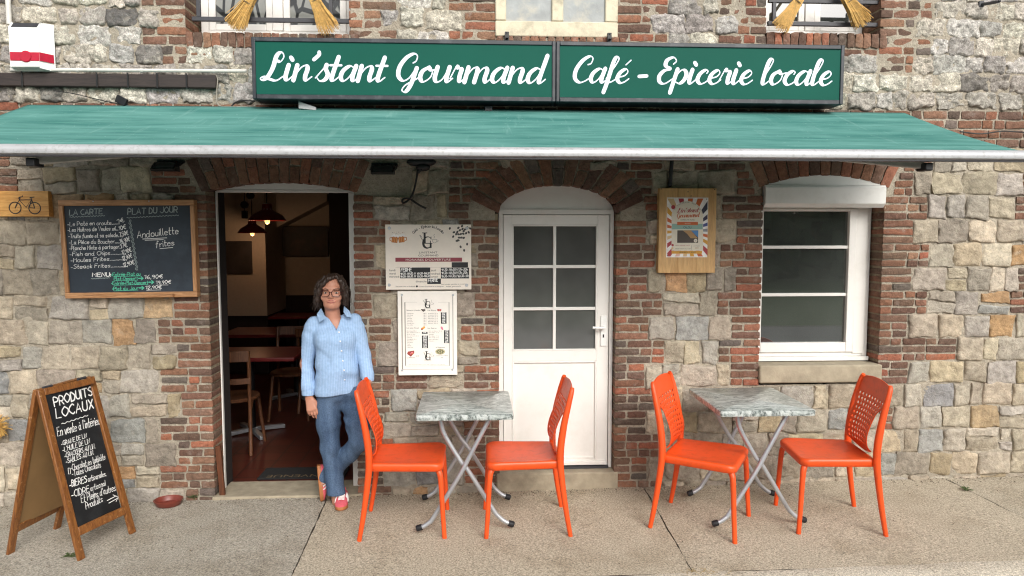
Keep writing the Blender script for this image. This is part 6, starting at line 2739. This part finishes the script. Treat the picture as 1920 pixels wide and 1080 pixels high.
    m.tube([fp(643.5, 546, -.088), fp(646, 547, -.05), fp(645.5, 549, .01)], .0019, 6)
    m.build('spectacles', 'specs', body)

    # ---------------- hair: a cap with a side parting and many loose strands down to the chin
    H = SDF((hx-.16, hy-.15, hz-.16), (hx+.16, hy+.17, hz+.15), .005)
    H.ell((hx+.001, hy+.018, hz+.033), (.080, .102, .086), .02)
    H.ell((hx, hy+.06, hz-.01), (.078, .058, .10), .03)
    X, Yg, Z = H.grid()
    poly = [q(x, y) for x, y in ((633, 520), (622, 523), (613, 530), (607, 540), (604, 552), (604, 605), (646, 605), (646, 550), (643.5, 536), (639, 525))]
    dp_ = np.full(X.shape, -9.0)
    for i in range(len(poly)):
        a, b = poly[i], poly[(i+1) % len(poly)]
        L = math.hypot(b[0]-a[0], b[2]-a[2])
        dd = -((X-a[0])*(b[2]-a[2])-(Z-a[2])*(b[0]-a[0]))/L
        dp_ = np.maximum(dp_, -dd)
    dp_ = np.maximum(dp_, Yg-(hy-.005))
    H.f = np.maximum(H.f, (-dp_).astype(np.float32))
    H.path([fp(633, 517, -.050), fp(620, 521, -.072), fp(609, 532, -.072), fp(602, 546, -.052), fp(597, 561, -.035), fp(596, 574, -.025)], [.010, .013, .014, .014, .013, .006], .012)
    H.path([fp(634, 517, -.050), fp(641, 526, -.060), fp(645, 540, -.045), fp(647, 556, -.025), fp(646, 572, -.015)], [.008, .010, .010, .010, .005], .012)
    H.path([fp(602, 530, -.03), fp(596, 548, -.01), fp(592, 566, .0), fp(592, 575, .0)], [.015, .017, .015, .007], .015)
    H.path([fp(644, 530, -.03), fp(648, 548, -.01), fp(650, 564, .0), fp(649, 572, .0)], [.011, .013, .011, .006], .015)
    X, Yg, Z = H.grid()
    ang = np.arctan2(X-hx, -(Yg-hy))
    H.f += (.0028*np.sin(ang*24+Z*14)+.002*vnoise(X*40, Yg*40, Z*10)).astype(np.float32)
    m, hv, hf = H.mesh()
    hair = m.build('hair', 'hair', body, smooth=60)
    m = M()
    for i in range(330):
        right = random.random() < .62
        a = random.uniform(.35, 2.6)*(-1 if right else 1)
        r0 = .080
        p0 = np.array((hx+r0*math.sin(a)*.75, hy+.02-math.cos(a)*.06, hz+.085+random.uniform(-.02, .02)))
        p1 = np.array((hx+(.098 if right else .088)*math.sin(a), hy+.015-.085*math.cos(a), hz+.02+random.uniform(-.02, .02)))
        endz = hz-(.078 if right else .075)+random.uniform(-.022, .05)
        p2 = np.array((hx+(.104 if right else .088)*math.sin(a)+random.uniform(-.012, .012), hy+.02-.075*math.cos(a)+random.uniform(-.01, .01), (p1[2]+endz)/2+.01))
        p3 = np.array((hx+(.094 if right else .074)*math.sin(a)+random.uniform(-.02, .02), hy+.02-.06*math.cos(a)+random.uniform(-.015, .015), endz))
        if abs(a) < .75:
            continue
        m.tube(crom([p0, p1, p2, p3], 5), [.0032]*8+[.0030, .0028, .0026, .0022, .0018, .0014, .001, .0008], 5)
    for i in range(90):                                # fly-away ends
        sg = -1 if random.random() < .65 else 1
        x0 = 604+random.uniform(-6, 3) if sg < 0 else 645+random.uniform(-3, 4)
        y0 = random.uniform(522, 548)
        dx = sg*random.uniform(2, 11)
        pts = [fp(x0, y0, random.uniform(-.04, .02)), fp(x0+dx*.8, y0+12, random.uniform(-.05, .02)), fp(x0+dx, y0+24, random.uniform(-.05, .02)), fp(x0+dx*random.uniform(.6, 1.5), min(583, y0+random.uniform(30, 44)), random.uniform(-.05, .02))]
        m.tube(crom(pts, 5), [.0022-.0001*j for j in range(16)], 4)
    m.build('loose_strands', 'hair', hair)

    # ---------------- shirt
    S = SDF((q(552, 0)[0], -.42, q(0, 765)[2]), (q(712, 0)[0], .12, q(0, 570)[2]), .0045)
    S.cone(q(589, 607), q(665, 601), .050, .047, .03)
    S.cone(q(612, 632), q(651, 630), .078, .076, .05, 1.38)
    S.cone(q(612, 635), q(614, 690), .070, .070, .04, 1.4)
    S.cone(q(651, 633), q(651, 688), .069, .068, .04, 1.4)
    S.cone(q(614, 690), q(613, 752), .070, .077, .04, 1.38)
    S.cone(q(651, 688), q(659, 745), .068, .075, .04, 1.38)
    S.cone(q(632, 640), q(634, 748), .09, .09, .04, 1.25)
    X, Yg, Z = S.grid()
    fold = .0065*np.sin(19*X+11*Z+7*vnoise(X*5, Yg*5, Z*5))*np.clip((q(0, 640)[2]-Z)/.2, 0, 1)+.004*vnoise(X*12, Yg*12, Z*9)
    S.f += fold.astype(np.float32)
    hem = q(0, 740)[2]+.010*np.sin(X*9+1)-.012*((X-q(632, 0)[0])/.15)*-1
    S.f = np.maximum(S.f, (hem-Z).astype(np.float32))
    T = SDF(S.lo, S.lo+S.h*(S.n-1), S.h)
    T.f = T.f[:S.n[0], :S.n[1], :S.n[2]]
    T.path([q(585, 618), q(573, 680, Y0+.02), q(577, 724, Y0-.02), q(579, 741, Y0-.035)], [.057, .050, .047, .037], .015)
    T.path([q(668, 612), q(683, 668, Y0-.01), q(689, 704, Y0-.075), q(690, 712, Y0-.09)], [.054, .046, .041, .034], .015)
    T.f += (.0045*np.sin(Z*62+X*30+5*vnoise(X*7, Yg*7, Z*7))*np.clip(.4+vnoise(X*8, 4, Z*8), 0, 1)+.003*vnoise(X*14, Yg*14, Z*14)).astype(np.float32)
    right_side = X < q(632, 0)[0]
    cut = np.where(right_side, q(0, 737)[2]-Z, q(0, 713)[2]-Z)
    T.f = np.maximum(T.f, cut.astype(np.float32))
    k = .010
    h = np.clip(.5+.5*(S.f-T.f)/k, 0, 1)
    S.f = (S.f*(1-h)+T.f*h-k*h*(1-h)).astype(np.float32)
    # open V neck
    a, b, c_ = q(606, 580), q(646, 578), q(635, 617)
    eL = (X-a[0])*(c_[2]-a[2])-(Z-a[2])*(c_[0]-a[0])
    eR = (X-b[0])*(c_[2]-b[2])-(Z-b[2])*(c_[0]-b[0])
    lL, lR = math.hypot(c_[0]-a[0], c_[2]-a[2]), math.hypot(c_[0]-b[0], c_[2]-b[2])
    dV = np.maximum(np.maximum(eL/lL*1, -eR/lR*1), Yg-(Y0+.02))
    dV2 = np.maximum(np.maximum(-eL/lL, eR/lR), Yg-(Y0+.02))
    t1 = (a[0]+b[0])/2-c_[0]
    mid = np.array(((a[0]+b[0])/2, 0, a[2]))
    test = (mid[0]-a[0])*(c_[2]-a[2])-(mid[2]-a[2])*(c_[0]-a[0])
    dV = dV if test < 0 else dV2
    S.f = np.maximum(S.f, (-dV).astype(np.float32))
    m, V, F = S.mesh()
    shirt = m.build('shirt', 'shirt', t, smooth=180)
    fix_smooth(shirt, 1)
    sb = BVHTree.FromPolygons([tuple(v) for v in V], F)
    def ons(x, y, off=.003):
        p = Vector(q(x, y, -.6))
        hh = sb.ray_cast(p, (P(x, y, 0)-P(x, y, -.6)).normalized())
        r = hh[0] if hh[0] else Vector(q(x, y, Y0-.10))
        return r-Vector((0, off, 0))
    def sheet(pts, off, thick, name, mat):
        top = [ons(x, y, off) for x, y in pts]
        m = M()
        n = len(top)
        m.add([tuple(p) for p in top]+[tuple(p+Vector((0, thick, 0))) for p in top],
              [tuple(range(n))[::-1], tuple(range(n, 2*n))]+[(i, (i+1) % n, n+(i+1) % n, n+i) for i in range(n)])
        return m
    col1 = [Vector(q(x, y, Y0+yy)) for x, y, yy in ((602, 578, -.005), (594, 589, -.055), (599, 604, -.098), (610, 597, -.108), (607, 588, -.085))]
    col2 = [Vector(q(x, y, Y0+yy)) for x, y, yy in ((645, 574, -.005), (644, 585, -.075), (650, 594, -.095), (660, 595, -.085), (655, 583, -.04))]
    for c in (col1, col2):
        m = M()
        n = len(c)
        g = sum(c, Vector())/n+Vector((0, -.006, 0))
        m.add([tuple(p) for p in c]+[tuple(g)]+[tuple(p+Vector((0, .005, 0))) for p in c],
              [(i, (i+1) % n, n) for i in range(n)]+[(i, n+1+i, n+1+(i+1) % n, (i+1) % n) for i in range(n)]+[tuple(range(n+1, 2*n+1))])
        m.build('collar', 'shirt', shirt, smooth=0)
    m = M()
    pl = [ons(635+.205*(y-615)*.46, y, .002) for y in range(618, 738, 8)]
    m.ribbon([p-Vector((.010, 0, 0)) for p in pl], .003, NF)
    m.ribbon([p+Vector((.012, 0, 0)) for p in pl], .003, NF)
    m.build('placket_seam', MT['shirt'], shirt, smooth=0)
    m = M()
    for x, y in ((635.8, 622.7), (638, 640), (640.6, 658), (643, 676.7), (645.2, 694), (647, 712)):
        m.ell(ons(x, y, .003), (.0055, .003, .0055), 10)
    m.build('buttons', 'white', shirt)
    for (w, lo_, hi_, r) in ((q(578.3, 735, Y0-.03), -.018, .016, .043), (q(690, 709, Y0-.085), -.016, .012, .039)):
        m = M()
        m.lathe([(r-.006, lo_), (r, lo_), (r+.0015, 0), (r, hi_), (r-.006, hi_)], w, 24)
        m.build('cuff', 'shirt', shirt, smooth=60)

    # ---------------- jeans
    J = SDF((q(575, 0)[0], -.42, gz(-1)-.0), (q(705, 0)[0], .14, q(0, 715)[2]), .0045)
    J.cone(q(618, 735), q(662, 732), .084, .082, .05, 1.15)
    A0, A1, A2, A3 = q(616, 757), q(619, 838, Y0-.02), q(626, 895, Y0), q(632, 940, Y0-.005)
    J.path([A0, q(616, 795, Y0-.01), A1, A2, A3], [.084, .074, .060, .056, .066], .03)
    B0, B1, B2 = q(663, 755), q(675, 826, Y0-.075), q(625, 880, Y0+.07)
    J.path([B0, q(670, 790, Y0-.04), B1], [.084, .078, .066], .03)
    J.path([B1, q(655, 850, Y0-.01), B2, q(612, 893, Y0+.09)], [.064, .060, .056, .056], .02)
    X, Yg, Z = J.grid()
    J.f += (.005*np.sin(Z*55+X*38+6*vnoise(X*6, Yg*6, Z*6))*np.clip(.3+vnoise(X*6, 9, Z*5), 0, 1)+.0035*vnoise(X*13, Yg*13, Z*10)).astype(np.float32)
    J.f = np.maximum(J.f, np.where(X < q(0, 0)[0]+9, q(0, 937)[2]-Z, -1).astype(np.float32))
    J.f = np.maximum(J.f, (Z-q(0, 728)[2]).astype(np.float32))
    m, V, F = J.mesh()
    jeans = m.build('jeans', 'denim', t, smooth=180)
    fix_smooth(jeans, 1)

    # ---------------- trainers
    def shoe(o, fwd, up, name):
        """o = middle of the sole, fwd = toe direction, up = out of the sole"""
        fwd, up = Vector(fwd).normalized(), Vector(up).normalized()
        side = fwd.cross(up).normalized()
        R = Matrix((side, fwd, up)).transposed().to_4x4()
        R.translation = o
        outl = [(-.025, -.115), (-.036, -.09), (-.036, -.03), (-.040, .03), (-.045, .07), (-.036, .105), (-.015, .125), (.012, .128), (.034, .108), (.042, .07), (.037, .02), (.034, -.03), (.036, -.09), (.025, -.115), (0, -.123)]
        m = M()
        n = len(outl)
        rows = [(.94, 0), (1, .004), (1, .020), (.985, .024)]
        vs = [R @ Vector((x*s, y*s, z)) for s, z in rows for x, y in outl]
        fs = [(i*n+j, i*n+(j+1) % n, (i+1)*n+(j+1) % n, (i+1)*n+j) for i in range(3) for j in range(n)]
        fs += [tuple(range(n))[::-1], tuple(range(3*n, 4*n))]
        m.add(vs, fs)
        sole = m.build('shoe', 'gum', t, smooth=45)
        m = M()
        rows = [(.97, .022, 0), (.96, .038, 0), (.86, .056, -.006), (.66, .070, -.016), (.42, .082, -.028), (.30, .088, -.045)]
        vs = []
        for s, z, dy in rows:
            for x, y in outl:
                zz = z
                if y > .02:
                    zz = .022+(z-.022)*(1-.55*min(1, (y-.02)/.10))
                vs.append(R @ Vector((x*max(s, .55), y*s+dy*1.0, zz)))
        fs = [(i*n+j, i*n+(j+1) % n, (i+1)*n+(j+1) % n, (i+1)*n+j) for i in range(5) for j in range(n)]
        fs += [tuple(range(5*n, 6*n))]
        m.add(vs, fs)
        m.build('upper', 'pink', sole, smooth=50)
        m = M()
        for sg in (-1, 1):
            for i in range(3):
                y = -.01+.022*i
                x = .0405 if sg > 0 else -.0415
                m.tube([R @ Vector((sg*.0405, y+.012, .028)), R @ Vector((sg*.0375, y-.002, .048)), R @ Vector((sg*.029, y-.016, .066-.08*max(0, y)))], .0048, 6)
        for i in range(5):
            y = .005+.014*i
            m.tube([R @ Vector((-.020, y, .066-.22*max(0, y-.0))), R @ Vector((0, y+.003, .074-.25*max(0, y))), R @ Vector((.020, y, .066-.22*max(0, y)))], .0034, 6)
        m.build('stripes_and_laces', 'white', sole)
    gA = ground_pt(636, 957)
    shoe(Vector((gA.x+.0, gA.y+.105, gz(gA.x)+.003)), (.10, -1, 0), (0, 0, 1), 'a')
    # the other foot stands on its toe behind, the gum sole turned to the left
    gB = ground_pt(602, 941)
    shoe(Vector((gB.x-.022, gB.y+.03, gz(gB.x)+.125)), (.10, -.12, -1), (1, .28, .08), 'b')


build_person()
